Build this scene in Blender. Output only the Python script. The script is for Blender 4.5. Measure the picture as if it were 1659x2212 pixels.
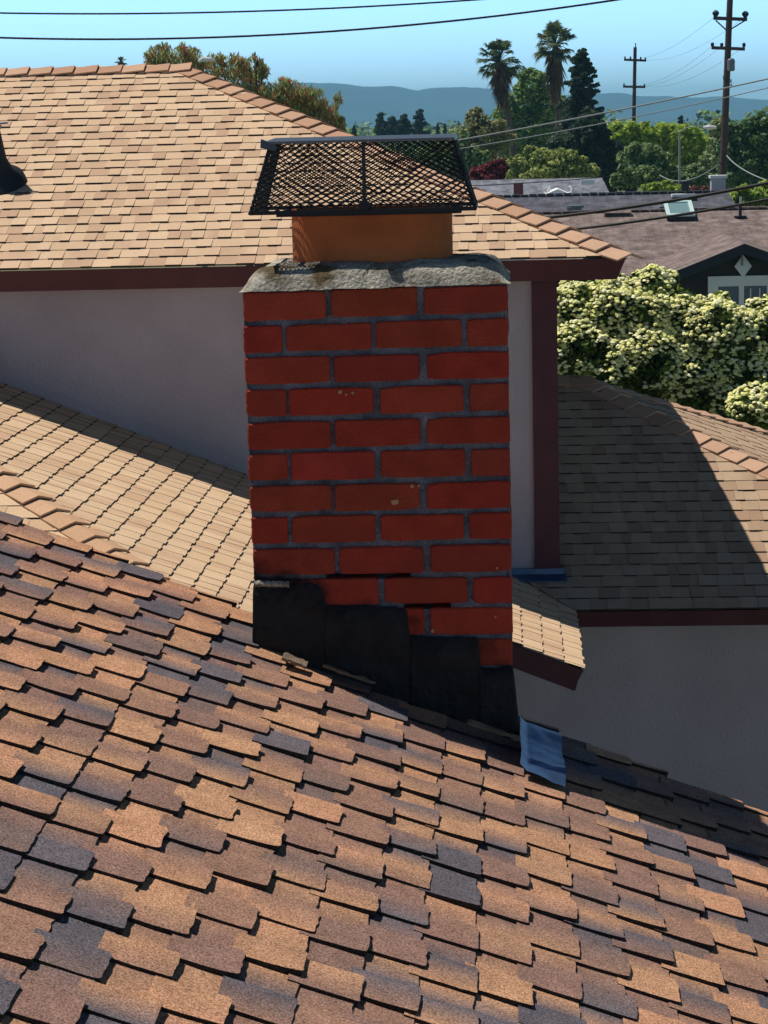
import bpy, math, random
from mathutils import Vector, Matrix, noise
for o in list(bpy.data.objects): bpy.data.objects.remove(o, do_unlink=True)
SC = bpy.context.scene
COL = SC.collection
# ------------------------------------------------------------------ camera
EYE = Vector((0, 0, 6.3))
FPX, CX, CY = 4700.0, 829.5, 1106.0
PITCH = math.atan((1106-285)/FPX); ROLL = .0244; YAW = .0577
fh = Vector((-math.sin(YAW), math.cos(YAW), 0)); r0 = Vector((math.cos(YAW), math.sin(YAW), 0)); UZ = Vector((0, 0, 1))
cw = fh*math.cos(PITCH)-UZ*math.sin(PITCH); u0 = fh*math.sin(PITCH)+UZ*math.cos(PITCH)
cr = r0*math.cos(ROLL)-u0*math.sin(ROLL); cu = r0*math.sin(ROLL)+u0*math.cos(ROLL)
cam = bpy.data.objects.new('camera', bpy.data.cameras.new('camera')); COL.objects.link(cam)
cam.matrix_world = Matrix(((cr.x, cu.x, -cw.x, EYE.x), (cr.y, cu.y, -cw.y, EYE.y), (cr.z, cu.z, -cw.z, EYE.z), (0, 0, 0, 1)))
cam.data.sensor_fit = 'VERTICAL'; cam.data.sensor_height = 36; cam.data.lens = 36*FPX/2212
cam.data.clip_start = .05; cam.data.clip_end = 30000
SC.camera = cam
# ------------------------------------------------------------------ light
LD = Vector((.45, -.21, -1)).normalized()           # direction the sunlight travels
el = math.asin(-LD.z); az = math.atan2(-LD.x, -LD.y)  # azimuth from +Y towards +X
W = bpy.data.worlds.new('World'); SC.world = W; W.use_nodes = True
nt = W.node_tree; bg = nt.nodes['Background']
sky = nt.nodes.new('ShaderNodeTexSky'); sky.sky_type = 'NISHITA'; sky.sun_disc = False
sky.sun_elevation = el; sky.sun_rotation = az; sky.air_density = 1.0; sky.dust_density = 0.2; sky.ozone_density = 2.5; sky.altitude = 100
# the air low over the horizon is brighter than the zenith
tcw = nt.nodes.new('ShaderNodeTexCoord'); sep = nt.nodes.new('ShaderNodeSeparateXYZ'); nt.links.new(tcw.outputs['Generated'], sep.inputs[0])
mrw = nt.nodes.new('ShaderNodeMapRange'); mrw.interpolation_type = 'SMOOTHSTEP'; mrw.inputs[1].default_value = .05; mrw.inputs[2].default_value = .17; mrw.inputs[3].default_value = 0; mrw.inputs[4].default_value = 1
nt.links.new(sep.outputs['Z'], mrw.inputs[0]); vmw = nt.nodes.new('ShaderNodeVectorMath'); vmw.operation = 'MULTIPLY'; mxw = nt.nodes.new('ShaderNodeMix'); mxw.data_type = 'VECTOR'; mxw.inputs[4].default_value = (2.3, 3.5, 5.3); mxw.inputs[5].default_value = (.30, .33, .42)
nt.links.new(sky.outputs[0], vmw.inputs[0]); nt.links.new(mrw.outputs[0], mxw.inputs[0]); nt.links.new(mxw.outputs[1], vmw.inputs[1]); nt.links.new(vmw.outputs[0], bg.inputs[0]); bg.inputs[1].default_value = .062
sun = bpy.data.objects.new('sun', bpy.data.lights.new('sun', 'SUN')); COL.objects.link(sun)
sun.data.energy = 4.6; sun.data.angle = math.radians(.5); sun.data.color = (1, .96, .90)
sun.rotation_euler = LD.to_track_quat('-Z', 'Y').to_euler()
SC.view_settings.view_transform = 'Standard'; SC.view_settings.look = 'None'; SC.view_settings.exposure = 0; SC.view_settings.gamma = 1
# ------------------------------------------------------------------ geometry helpers
def ray(x, y): return (cw*FPX+cr*(x-CX)-cu*(y-CY)).normalized()
def at(x, y, Y): d = ray(x, y); return EYE+d*(Y/d.y)
def L(c):
    return tuple((v/12.92 if v <= .04045 else ((v+.055)/1.055)**2.4) for v in (k/255 for k in c))
R = random.Random(7)
class MB:
    def __init__(s): s.v = []; s.f = []; s.c = []
    def poly(s, pts, col=(1, 1, 1)):
        n = len(s.v); s.v += [tuple(p) for p in pts]; s.f.append(tuple(range(n, n+len(pts))))
        s.c += (col if isinstance(col, list) else [col]*len(pts))
    def mesh(s, vs, fs, col=(1, 1, 1)):
        n = len(s.v); s.v += [tuple(p) for p in vs]
        for f in fs: s.f.append(tuple(n+i for i in f)); s.c += [col]*len(f)
    def hexa(s, p, col=(1, 1, 1)):  # 8 points: bottom ring 0-3, top ring 4-7
        s.mesh(p, [(3, 2, 1, 0), (4, 5, 6, 7), (0, 1, 5, 4), (1, 2, 6, 5), (2, 3, 7, 6), (3, 0, 4, 7)], col)
    def box(s, a, b, col=(1, 1, 1)):
        x0, y0, z0 = a; x1, y1, z1 = b
        s.hexa([(x0, y0, z0), (x1, y0, z0), (x1, y1, z0), (x0, y1, z0), (x0, y0, z1), (x1, y0, z1), (x1, y1, z1), (x0, y1, z1)], col)
    def obox(s, c, ax, ay, az_, col=(1, 1, 1)):  # centre and three half-axis vectors
        c = Vector(c)
        s.hexa([c-ax-ay-az_, c+ax-ay-az_, c+ax+ay-az_, c-ax+ay-az_, c-ax-ay+az_, c+ax-ay+az_, c+ax+ay+az_, c-ax+ay+az_], col)
    def bar(s, a, b, w, h, up=UZ, col=(1, 1, 1)):
        a = Vector(a); b = Vector(b); d = (b-a); x = d.cross(up)
        if x.length < 1e-6: x = d.cross(Vector((1, 0, 0)))
        x.normalize(); y = x.cross(d).normalized()
        s.obox((a+b)/2, d/2, x*w/2, y*h/2, col)
    def tube(s, pts, rad, n=8, col=(1, 1, 1), caps=True):
        pts = [Vector(p) for p in pts]; rr = rad if isinstance(rad, (list, tuple)) else [rad]*len(pts)
        base = len(s.v); prev = None
        for i, p in enumerate(pts):
            d = (pts[min(i+1, len(pts)-1)]-pts[max(i-1, 0)]).normalized()
            x = d.cross(Vector((.13, .2, .97)) if abs(d.z) < .9 else Vector((1, .1, 0))).normalized()
            if prev is not None:
                x = (prev-d*prev.dot(d)).normalized()
            prev = x; y = d.cross(x)
            for k in range(n):
                a = 2*math.pi*k/n; s.v.append(tuple(p+(x*math.cos(a)+y*math.sin(a))*rr[i]))
        for i in range(len(pts)-1):
            for k in range(n):
                f = (base+i*n+k, base+i*n+(k+1) % n, base+(i+1)*n+(k+1) % n, base+(i+1)*n+k); s.f.append(f); s.c += [col]*4
        if caps:
            s.f.append(tuple(base+k for k in reversed(range(n)))); s.c += [col]*n
            s.f.append(tuple(base+(len(pts)-1)*n+k for k in range(n))); s.c += [col]*n
    def build(s, name, mat, parent=None, smooth=False, **props):
        me = bpy.data.meshes.new(name); me.from_pydata(s.v, [], s.f)
        at_ = me.color_attributes.new('Col', 'FLOAT_COLOR', 'CORNER')
        flat = []
        for c in s.c: flat += [c[0], c[1], c[2], 1.0]
        at_.data.foreach_set('color', flat)
        me.materials.append(mat)
        if smooth: me.polygons.foreach_set('use_smooth', [True]*len(me.polygons))
        me.update(); o = bpy.data.objects.new(name, me); COL.objects.link(o)
        if parent is not None: o.parent = parent
        for k, v in props.items(): o[k] = v
        return o
def thing(name, label, cat, group=None, loc=(0, 0, 0)):
    o = bpy.data.objects.new(name, None); COL.objects.link(o); o.empty_display_size = .2
    o['label'] = label; o['category'] = cat
    if group: o['group'] = group
    return o
def fbm(p, o=3): return noise.fractal(Vector(p), 1.0, 2.0, o)
# ------------------------------------------------------------------ materials
def mat(name, col=(.5, .5, .5), rough=.8, attr=False, speck=0, sscale=200, var=0, vscale=3, bump=0, bscale=80, metal=0, spec=.3, tint=None):
    m = bpy.data.materials.new(name); m.use_nodes = True; t = m.node_tree; N = t.nodes; b = N['Principled BSDF']
    b.inputs['Roughness'].default_value = rough; b.inputs['Metallic'].default_value = metal; b.inputs['Specular IOR Level'].default_value = spec
    tc = N.new('ShaderNodeTexCoord')
    if attr: a = N.new('ShaderNodeAttribute'); a.attribute_name = 'Col'; out = a.outputs['Color']
    else: a = N.new('ShaderNodeRGB'); a.outputs[0].default_value = (*col, 1); out = a.outputs[0]
    def mul(inp, scale, amt, detail=3):
        n = N.new('ShaderNodeTexNoise'); n.inputs['Scale'].default_value = scale; n.inputs['Detail'].default_value = detail
        t.links.new(tc.outputs['Object'], n.inputs['Vector'])
        mr = N.new('ShaderNodeMapRange'); mr.inputs[1].default_value = .3; mr.inputs[2].default_value = .7
        mr.inputs[3].default_value = 1-amt; mr.inputs[4].default_value = 1+amt; t.links.new(n.outputs[0], mr.inputs[0])
        v = N.new('ShaderNodeVectorMath'); v.operation = 'SCALE'; t.links.new(inp, v.inputs[0]); t.links.new(mr.outputs[0], v.inputs['Scale'])
        return v.outputs[0]
    if speck: out = mul(out, sscale, speck, 2)
    if var: out = mul(out, vscale, var, 4)
    if tint:   # second colour in noise patches: (colour, scale, low, high)
        n = N.new('ShaderNodeTexNoise'); n.inputs['Scale'].default_value = tint[1]; n.inputs['Detail'].default_value = 6
        t.links.new(tc.outputs['Object'], n.inputs['Vector'])
        mr = N.new('ShaderNodeMapRange'); mr.inputs[1].default_value = tint[2]; mr.inputs[2].default_value = tint[3]; t.links.new(n.outputs[0], mr.inputs[0])
        mx = N.new('ShaderNodeMix'); mx.data_type = 'RGBA'; t.links.new(mr.outputs[0], mx.inputs[0]); t.links.new(out, mx.inputs[6]); mx.inputs[7].default_value = (*tint[0], 1)
        out = mx.outputs[2]
    t.links.new(out, b.inputs['Base Color'])
    if bump:
        n = N.new('ShaderNodeTexNoise'); n.inputs['Scale'].default_value = bscale; n.inputs['Detail'].default_value = 4
        t.links.new(tc.outputs['Object'], n.inputs['Vector'])
        bp = N.new('ShaderNodeBump'); bp.inputs['Strength'].default_value = bump; bp.inputs['Distance'].default_value = .01
        t.links.new(n.outputs[0], bp.inputs['Height']); t.links.new(bp.outputs[0], b.inputs['Normal'])
    return m
M = {}
M['shingleF'] = mat('variegated_shingle', attr=True, rough=.95, speck=.55, sscale=260, var=.14, vscale=22, bump=.35, bscale=420, spec=.15)
M['shingleA'] = mat('tan_shingle', attr=True, rough=.95, speck=.12, sscale=120, var=.06, vscale=3, spec=.15)
M['stucco'] = mat('taupe_stucco', L((184, 170, 174)), .95, var=.12, vscale=1.3, bump=.8, bscale=45, speck=.04, sscale=50, spec=.1)
M['trim'] = mat('dark_red_trim', L((84, 44, 52)), .6, var=.12, vscale=6)
M['brick'] = mat('red_brick', attr=True, rough=.9, speck=.12, sscale=260, var=.16, vscale=14, bump=.5, bscale=160, spec=.15)
def brick_stains(m):
    # black roof cement smeared on the lowest bricks, and old soot
    t = m.node_tree; N = t.nodes; b = N['Principled BSDF']; src = b.inputs['Base Color'].links[0].from_socket
    tc = N.new('ShaderNodeTexCoord'); sp = N.new('ShaderNodeSeparateXYZ'); t.links.new(tc.outputs['Object'], sp.inputs[0])
    pa, pb = at(700, 1262, 5.0), at(1105, 1452, 5.0); k = (pb.z-pa.z)/(pb.x-pa.x)
    def mth(op, a, b_):
        n = N.new('ShaderNodeMath'); n.operation = op
        for i, q in enumerate((a, b_)):
            if isinstance(q, (int, float)): n.inputs[i].default_value = q
            else: t.links.new(q, n.inputs[i])
        return n.outputs[0]
    zl = mth('ADD', mth('MULTIPLY', sp.outputs['X'], k), pa.z-k*pa.x+.015); dd = mth('MULTIPLY', mth('SUBTRACT', zl, sp.outputs['Z']), 16.)
    n = N.new('ShaderNodeTexNoise'); n.inputs['Scale'].default_value = 11; n.inputs['Detail'].default_value = 5; t.links.new(tc.outputs['Object'], n.inputs['Vector'])
    f = N.new('ShaderNodeClamp'); t.links.new(mth('ADD', dd, mth('MULTIPLY', mth('SUBTRACT', n.outputs[0], .5), 5.)), f.inputs[0])
    n2 = N.new('ShaderNodeTexNoise'); n2.inputs['Scale'].default_value = 7; n2.inputs['Detail'].default_value = 7; t.links.new(tc.outputs['Object'], n2.inputs['Vector'])
    mr = N.new('ShaderNodeMapRange'); mr.inputs[1].default_value = .56; mr.inputs[2].default_value = .74; mr.inputs[3].default_value = 0; mr.inputs[4].default_value = .3; t.links.new(n2.outputs[0], mr.inputs[0])
    mx = N.new('ShaderNodeMix'); mx.data_type = 'RGBA'; t.links.new(mth('MAXIMUM', mth('MULTIPLY', f.outputs[0], .93), mr.outputs[0]), mx.inputs[0]); t.links.new(src, mx.inputs[6]); mx.inputs[7].default_value = (.016, .014, .014, 1)
    t.links.new(mx.outputs[2], b.inputs['Base Color'])
brick_stains(M['brick'])
M['mortar'] = mat('grey_mortar', L((112, 115, 124)), .95, speck=.3, sscale=240, var=.38, vscale=17, bump=.6, bscale=200, spec=.1)
brick_stains(M['mortar'])
M['crown'] = mat('weathered_cement', L((160, 154, 140)), .95, speck=.35, sscale=170, var=.4, vscale=13, bump=.7, bscale=110, spec=.1, tint=(L((96, 82, 60)), 11, .52, .64))
M['clay'] = mat('terracotta', L((196, 108, 60)), .8, var=.26, vscale=7, speck=.06, sscale=200, spec=.25)
M['black'] = mat('black_painted_steel', (.012, .012, .014), .55, spec=.35)
M['tar'] = mat('black_roof_cement', (.013, .012, .013), .65, var=.5, vscale=16, bump=.9, bscale=45, spec=.3, tint=((.03, .027, .025), 6, .6, .78))
M['lid'] = mat('black_lid', (.05, .055, .065), .38, spec=.5)
M['galv'] = mat('galvanised_metal', (.10, .17, .30), .42, metal=.85, var=.15, vscale=9, bump=.15, bscale=25)
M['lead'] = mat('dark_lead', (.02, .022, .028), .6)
M['white'] = mat('white_paint', (.75, .75, .73), .6, var=.05)
M['felt'] = mat('weathered_scrap', L((120, 102, 84)), .95, speck=.3, sscale=200, var=.3, vscale=20)
M['wood'] = mat('creosoted_wood', L((84, 68, 62)), .9, var=.2, vscale=3)
M['wire'] = mat('black_cable', (.012, .014, .014), .6)
M['wiregrey'] = mat('grey_cable', (.32, .33, .31), .6)
M['leaf'] = mat('foliage', attr=True, rough=.6, spec=.3)
lt = M['leaf'].node_tree; pb = lt.nodes['Principled BSDF']; tb = lt.nodes.new('ShaderNodeBsdfTranslucent'); mxs = lt.nodes.new('ShaderNodeMixShader'); mxs.inputs[0].default_value = .5
lt.links.new(pb.inputs['Base Color'].links[0].from_socket, tb.inputs['Color']); lt.links.new(pb.outputs[0], mxs.inputs[1]); lt.links.new(tb.outputs[0], mxs.inputs[2]); lt.links.new(mxs.outputs[0], lt.nodes['Material Output'].inputs['Surface'])
M['petal'] = mat('cream_blossom', attr=True, rough=.8, spec=.1)
M['glass'] = mat('window_glass', (.05, .10, .17), .08, spec=.8)
M['darkwall'] = mat('charcoal_siding', L((52, 50, 52)), .8, var=.05)
# ------------------------------------------------------------------ shingle generator
TAN = [L(c) for c in ((210, 178, 145), (214, 183, 150), (206, 174, 141), (197, 164, 134), (191, 157, 128), (209, 177, 144))]
TAND = [L(c) for c in ((212, 178, 142), (218, 186, 150), (204, 168, 134), (214, 182, 146))]
VAR = [L(c) for c in ((190, 144, 110), (182, 136, 104), (192, 142, 110), (176, 134, 104), (158, 120, 100), (144, 111, 98), (140, 109, 96), (106, 98, 102), (98, 92, 97), (180, 136, 104), (124, 103, 96), (150, 115, 97))]
def shingles(mb, O, U, V, N, n_rows, e, vr, hb, ht, wmin, wmax, pal, rnd, gap=.45, rag=.004, curl=0, detail=False, grad=.5, hup=.0015, step=None):
    """courses of laminated shingle laid up-slope from O (a point on the eave line); U down-slope, V along the course, N normal.
    vr(s) gives the run of the course at a distance s above the eave."""
    for k in range(n_rows):
        s0 = k*e; s1 = (k+1)*e+.02   # lower, upper (tucked under the next course)
        v0, v1 = vr(s0); w0, w1 = vr(s1)
        
        if abs(w0-v0) > .5: w0 = v0
        if abs(w1-v1) > .5: w1 = v1
        va, vb = min(v0, w0), max(v1, w1)
        v = va-rnd.random()*wmax; tooth = rnd.random() < .5; prev = rnd.choice(pal)
        if step:   # teeth laid in a stepped pattern: (period, shift per course, jitter)
            per, sh_, jt = step; ph = ph+sh_+rnd.uniform(-.012, .012) if k else 0.
            v = va-((va-ph) % per)-per; tooth = True
        while v < vb:
            w = rnd.uniform(wmin, wmax)
            if step: w = (per*.53 if not tooth else per*.47)+rnd.uniform(-jt, jt)
            a, b = v, v+w; v += w
            a = max(a, va); b = min(b, vb)
            if b-a < .012: tooth = not tooth; continue
            if step or rnd.random() > gap*.2: tooth = not tooth
            c1 = rnd.choice(pal); c0 = prev if rnd.random() < grad else c1; prev = c1
            j = rnd.uniform(0, rag) if tooth else rnd.uniform(-rag, 0)-.001
            lo = s0-j; h = hb+(ht if tooth else 0)+(rnd.random()**2*curl if tooth else 0); hu = hup if tooth else 0
            # keep to the hips and rakes
            al = max(a, v0); bl = min(b, v1); au = max(a, w0); bu = min(b, w1)
            if bl-al < .004 and bu-au < .004: continue
            if bl < al: al = bl = (al+bl)/2
            if bu < au: au = bu = (au+bu)/2
            def P(s, t, hh): return O-U*s+V*t+N*hh
            if not detail:
                ca, cb = c0, c1
                p = [P(lo, al, h), P(lo, bl, h), P(s1, bu, hu), P(s1, au, hu)]
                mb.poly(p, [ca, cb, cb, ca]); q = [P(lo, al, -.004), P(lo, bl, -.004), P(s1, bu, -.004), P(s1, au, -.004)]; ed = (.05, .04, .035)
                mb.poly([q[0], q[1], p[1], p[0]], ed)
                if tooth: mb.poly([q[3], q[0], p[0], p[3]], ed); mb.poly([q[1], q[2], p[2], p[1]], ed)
            else:
                c = min(rnd.uniform(.004, .013), (bl-al)*.3)*(1 if tooth else .2); m = 5; pts = []
                for i in range(4): pts.append((s1+(lo-s1)*i/4, al+rnd.uniform(-.0011, .0011), i/4))
                pts.append((lo+c*.8, al, 1)); pts.append((lo+c*.2, al+c*.35, 1))
                for i in range(m+1):
                    pts.append((lo+rnd.uniform(-.0019, .0019), al+c+(bl-al-2*c)*i/m, 1))
                pts.append((lo+c*.2, bl-c*.35, 1)); pts.append((lo+c*.8, bl, 1))
                for i in range(3, -1, -1): pts.append((s1+(lo-s1)*i/4, bl+rnd.uniform(-.0011, .0011), i/4))
                lift = [rnd.uniform(-.0015, .003) for _ in range(2)]
                top = []; cols = []
                for (s_, t_, q_) in pts:
                    g = (t_-al)/max(bl-al, 1e-4)
                    top.append(P(s_, t_, hu+(h-hu)*q_**1.5+q_*(lift[0]*(1-g)+lift[1]*g)))
                    cols.append(tuple(c0[i]*(1-g)+c1[i]*g for i in range(3)))
                mb.poly(top, cols)
                bot = [P(s_, t_, -.003) for (s_, t_, q_) in pts]; n = len(pts)
                for i in range(n-1):
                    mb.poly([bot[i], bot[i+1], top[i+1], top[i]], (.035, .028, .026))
def caps(mb, a, b, n1, n2, wd, e, pal, rnd, th=.012):
    """hip or ridge caps from the low end a to the high end b; n1, n2 the two roof normals"""
    a = Vector(a); b = Vector(b); d = (b-a); Ln = d.length; d.normalize(); n = int(Ln/e)+1
    s1 = n1.cross(d).normalized(); s2 = -n2.cross(d).normalized()
    up = (n1+n2).normalized()
    if s1.z > 0: s1 = -s1
    if s2.z > 0: s2 = -s2
    for i in range(n):
        c = rnd.choice(pal); lo = a+d*(i*e+rnd.uniform(-.008, .008)); hi = a+d*min((i+1)*e+.05, Ln+.05)
        h0 = .008+th*1.6+rnd.uniform(0, .006); h1 = .008
        def ring(p, h): return [p+s1*wd+n1*h, p+s1*.03+up*h*1.1, p+up*(h*1.15-.001), p+s2*.03+up*h*1.1, p+s2*wd+n2*h]
        A, B = ring(lo, h0), ring(hi, h1); A2 = ring(lo, h0-th); 
        for q in range(4):
            mb.poly([A[q], A[q+1], B[q+1], B[q]], c); mb.poly([A2[q], A2[q+1], A[q+1], A[q]], c)
        mb.poly([A2[0], A[0], B[0], B[0]-n1*th], c); mb.poly([A2[4], A[4], B[4], B[4]-n2*th], c)
def slope_dirs(down, S):  # down: horizontal unit vector towards the eave
    d = Vector(down); U = Vector((d.x, d.y, -S)).normalized(); V = UZ.cross(d).normalized(); N = U.cross(V)
    if N.z < 0: N = -N
    return U, V, N
def hslab(mb, pts, t, col=(1, 1, 1)):  # slab: polygon extruded straight down by t
    n = len(pts); p = [Vector(q) for q in pts]; q = [v-UZ*t for v in p]
    mb.mesh(p+q, [tuple(range(n)), tuple(reversed(range(n, 2*n)))]+[(i, i+n, (i+1) % n+n, (i+1) % n) for i in range(n)], col)

# ================================================================== ground, far hills
gm = mat('dry_ground', L((120, 118, 84)), .95, var=.3, vscale=.01, tint=(L((84, 96, 62)), .03, .45, .6))
g = MB(); g.poly([(-7800, -300, 0), (7800, -300, 0), (7800, 9000, 0), (-7800, 9000, 0)]); g.build('ground', gm, kind='structure')
prof = [(-2000, 262), (-900, 230), (-300, 205), (200, 195), (560, 186), (680, 181), (740, 180), (790, 187), (850, 185), (900, 196), (950, 191), (1010, 191), (1060, 194), (1130, 200), (1200, 206), (1300, 204), (1335, 205), (1380, 213), (1430, 211), (1500, 214), (1560, 212), (1659, 219), (1900, 226), (2500, 240), (4000, 262)]
hm = mat('wooded_hillside', (.03, .055, .05), .95, var=.35, vscale=.006)
g = MB(); rows = []; YM = 6200.; nx = 420
for j in range(15):
    f = j/14; row = []
    for i in range(nx):
        px = -1500+5500*i/(nx-1)
        for k in range(len(prof)-1):
            if prof[k][0] <= px <= prof[k+1][0]: tt = (px-prof[k][0])/(prof[k+1][0]-prof[k][0]); py = prof[k][1]*(1-tt)+prof[k+1][1]*tt
        p = at(px, py, YM); Y = YM-1500+1500*f if f <= 1 else YM
        h = p.z*(math.sin(f*math.pi/2)**1.15)
        x = p.x*(Y/YM*.6+.4)
        h += fbm((x*.004, Y*.004, 1), 5)*24*min(1, f*2)*(1-.75*f)+fbm((x*.03, Y*.03, 3), 3)*2.2*f
        row.append((x, Y, max(h, -1)))
    rows.append(row)
for q in (1, 2): rows.append([(x, y+700*q, z*(1-.5*q)-1) for x, y, z in rows[14]])
v = [p for r_ in rows for p in r_]
g.mesh(v, [(j*nx+i, j*nx+i+1, (j+1)*nx+i+1, (j+1)*nx+i) for j in range(len(rows)-1) for i in range(nx-1)]); g.build('mountains', hm, smooth=True, kind='structure')

# ================================================================== the tan-roofed house
S = .4167; YW, YE = 15.7, 15.2; ZE = 5.41; XK = .841; YR = 18.714; ZR = ZE+S*(YR-YE); XR = XK-(YR-YE); XL = -9.5
house = thing('house', 'taupe stucco house with tan shingle hip roofs and dark red trim standing behind the chimney', 'house')
ns = Vector((0, -S, 1)).normalized(); ne = Vector((S, 0, 1)).normalized(); nb = Vector((0, S, 1)).normalized()
rA = MB(); U, V, N = slope_dirs((0, -1, 0), S); E = .1435; ch = math.cos(math.atan(S))
rows = int((YR-YE)/ch/E)+1
def vrA(s): return (XL, XK-min(s*ch, YR-YE)) if V.x > 0 else (-(XK-min(s*ch, YR-YE)), -XL)
shingles(rA, Vector((0, YE-.012, ZE)), U, V, N, rows, E, vrA, .0065, .007, .065, .155, TAN, random.Random(3), rag=.003, grad=.1)
U2, V2, N2 = slope_dirs((1, 0, 0), S)
Va = Vector((0, 1, -.045)).normalized(); Na = Vector((.46, .045, 1)).normalized(); Ua = Va.cross(Na)
if Ua.z > 0: Ua = -Ua
shingles(rA, Vector((XK+.012, YE, ZE-.015)), Ua, Va, Na, rows, E, lambda s: (s*ch, 2*(YR-YE)-s*ch), .001, .002, .1, .25, TAN, random.Random(4), grad=.1)
YB = 2*YR-YE
rA.poly([(XL, YR, ZR-.004), (XR, YR, ZR-.004), (XK, YB, ZE-.36), (XL, YB, ZE)], TAN[0])
roofA = rA.build('roof', M['shingleA'], house, label='lit tan shingle upper hip roof')
rc = MB(); CAPC = [L(c) for c in ((192, 154, 126), (184, 144, 116), (198, 160, 132))]
caps(rc, (XK+.03, YE-.03, ZE-.005), (XR, YR, ZR), ns, ne, .135, .2, CAPC, random.Random(5))
caps(rc, (XR+.06, YR, ZR+.012), (XL, YR, ZR+.012), ns, nb, .135, .2, CAPC, random.Random(6))
rc.build('ridge_cap', M['shingleA'], roofA)
FT = ZE-.012; FB = ZE-.16
def fascia(name, parent, segs, lab=None):
    m = MB()
    for (a, b, inn, h, t) in segs:   # a,b top points; inn: inward horizontal shift at the bottom; h height; t thickness inwards
        a = Vector(a); b = Vector(b); i_ = Vector(inn); n = i_.normalized()
        # mitred ends: extend inner edges by the shift vectors supplied per end
        m.hexa([a+i_-UZ*h, b+i_-UZ*h, b+i_-UZ*h+n*t, a+i_-UZ*h+n*t, a, b, b+n*t, a+n*t])
    return m.build(name, M['trim'], parent)
m = MB(); q = .06; t = .025
a = [Vector((XL, YE, FT)), Vector((XK, YE, FT)), Vector((XK, YB, FT-.36))]
b = [Vector((XL, YE+q, FB)), Vector((XK-q, YE+q, FB)), Vector((XK-q, YB, FB-.36))]
def inn(p, i): return p+Vector((0 if i == 0 else -t, t if i < 2 else 0, 0))
for i in range(2):
    m.hexa([b[i], b[i+1], inn(b[i+1], i+1), inn(b[i], i), a[i], a[i+1], inn(a[i+1], i+1), inn(a[i], i)])
m.hexa([(XL, YE+q+t+.002, FB+.012), (XK-q-t-.002, YE+q+t+.002, FB+.012), (XK-q-t-.002, YB, FB-.35), (XL, YB, FB-.35), (XL, YE+q+t+.002, FB+.03), (XK-q-t-.002, YE+q+t+.002, FB+.03), (XK-q-t-.002, YB, FB-.33), (XL, YB, FB-.33)])
m.build('fascia', M['trim'], house)
XC = .362
m = MB(); m.box((XL+.4, YW, 0), (XC-.012, YB-.5, FB-.33)); m.hexa([(XL+.4, YW, FB-.33), (XC-.012, YW, FB-.33), (XC-.012, YB-.5, FB-.33), (XL+.4, YB-.5, FB-.33), (XL+.4, YW, FB+.01), (XC-.012, YW, FB+.01), (XC-.012, YB-.5, FB-.32), (XL+.4, YB-.5, FB-.32)]); m.build('wall', M['stucco'], house, label='shaded taupe upper wall')
m = MB(); m.box((XC-.17, YW-.03, 2.6), (XC+.012, YW-.002, FB+.01)); m.box((XC-.010, YW, 2.6), (XC+.012, YW+.14, FB+.01)); m.build('corner_board', M['trim'], house)
# plumbing vent on the upper roof
p = at(-22, 402, 16.3); zr = lambda Y: ZE+S*(Y-YE)
vp = thing('tmp', '', ''); bpy.data.objects.remove(vp)
yv = 16.55; pv = at(-18, 412, yv); xv = pv.x; zv = zr(yv)
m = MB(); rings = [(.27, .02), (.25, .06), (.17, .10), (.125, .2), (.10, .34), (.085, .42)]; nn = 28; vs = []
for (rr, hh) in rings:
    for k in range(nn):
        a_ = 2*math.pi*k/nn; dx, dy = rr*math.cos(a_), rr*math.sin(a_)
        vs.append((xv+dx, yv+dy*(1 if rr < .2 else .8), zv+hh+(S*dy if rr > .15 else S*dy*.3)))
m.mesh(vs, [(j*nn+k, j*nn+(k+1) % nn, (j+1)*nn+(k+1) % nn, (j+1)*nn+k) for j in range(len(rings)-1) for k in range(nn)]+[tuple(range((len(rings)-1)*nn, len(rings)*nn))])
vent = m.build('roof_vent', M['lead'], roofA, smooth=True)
m = MB(); m.tube([(xv, yv, zv+.40), (xv, yv, zv+.60)], .055, 16); m.tube([(xv, yv, zv+.42), (xv, yv, zv+.45)], .1, 20)
m.bar((xv+.05, yv-.03, zv+.455), (xv+.16, yv-.05, zv+.462), .02, .012); m.build('vent_pipe', M['galv'], roofA)

# roof D : slopes down to the right (+X) in front of the upper wall
SD = .40; nD = Vector((SD, 0, 1)).normalized(); DX, DZ = .46, 2.885; YRK = 13.6; XS = -.75
def zD(X): return DZ+SD*(DX-X)
def yhip(X): return 12.25-(X+2.4)
U3, V3, N3 = slope_dirs((1, 0, 0), SD); cD = math.cos(math.atan(SD)); rD = MB()
def vrD(s):
    X = DX-s*cD
    y0 = YRK-.03 if X > XS else yhip(X)
    return (y0, YW) if V3.y > 0 else (-YW, -y0)
nD_rows = int((DX+5.3)/cD/E)
shingles(rD, Vector((DX+.015, 0, DZ)), U3, V3, N3, nD_rows, E, vrD, .0095, .003, .05, .13, TAND, random.Random(8), rag=.006, grad=.3)
roofD = rD.build('roof', M['shingleA'], house, label='tan side slope running down beside the upper wall')
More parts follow.
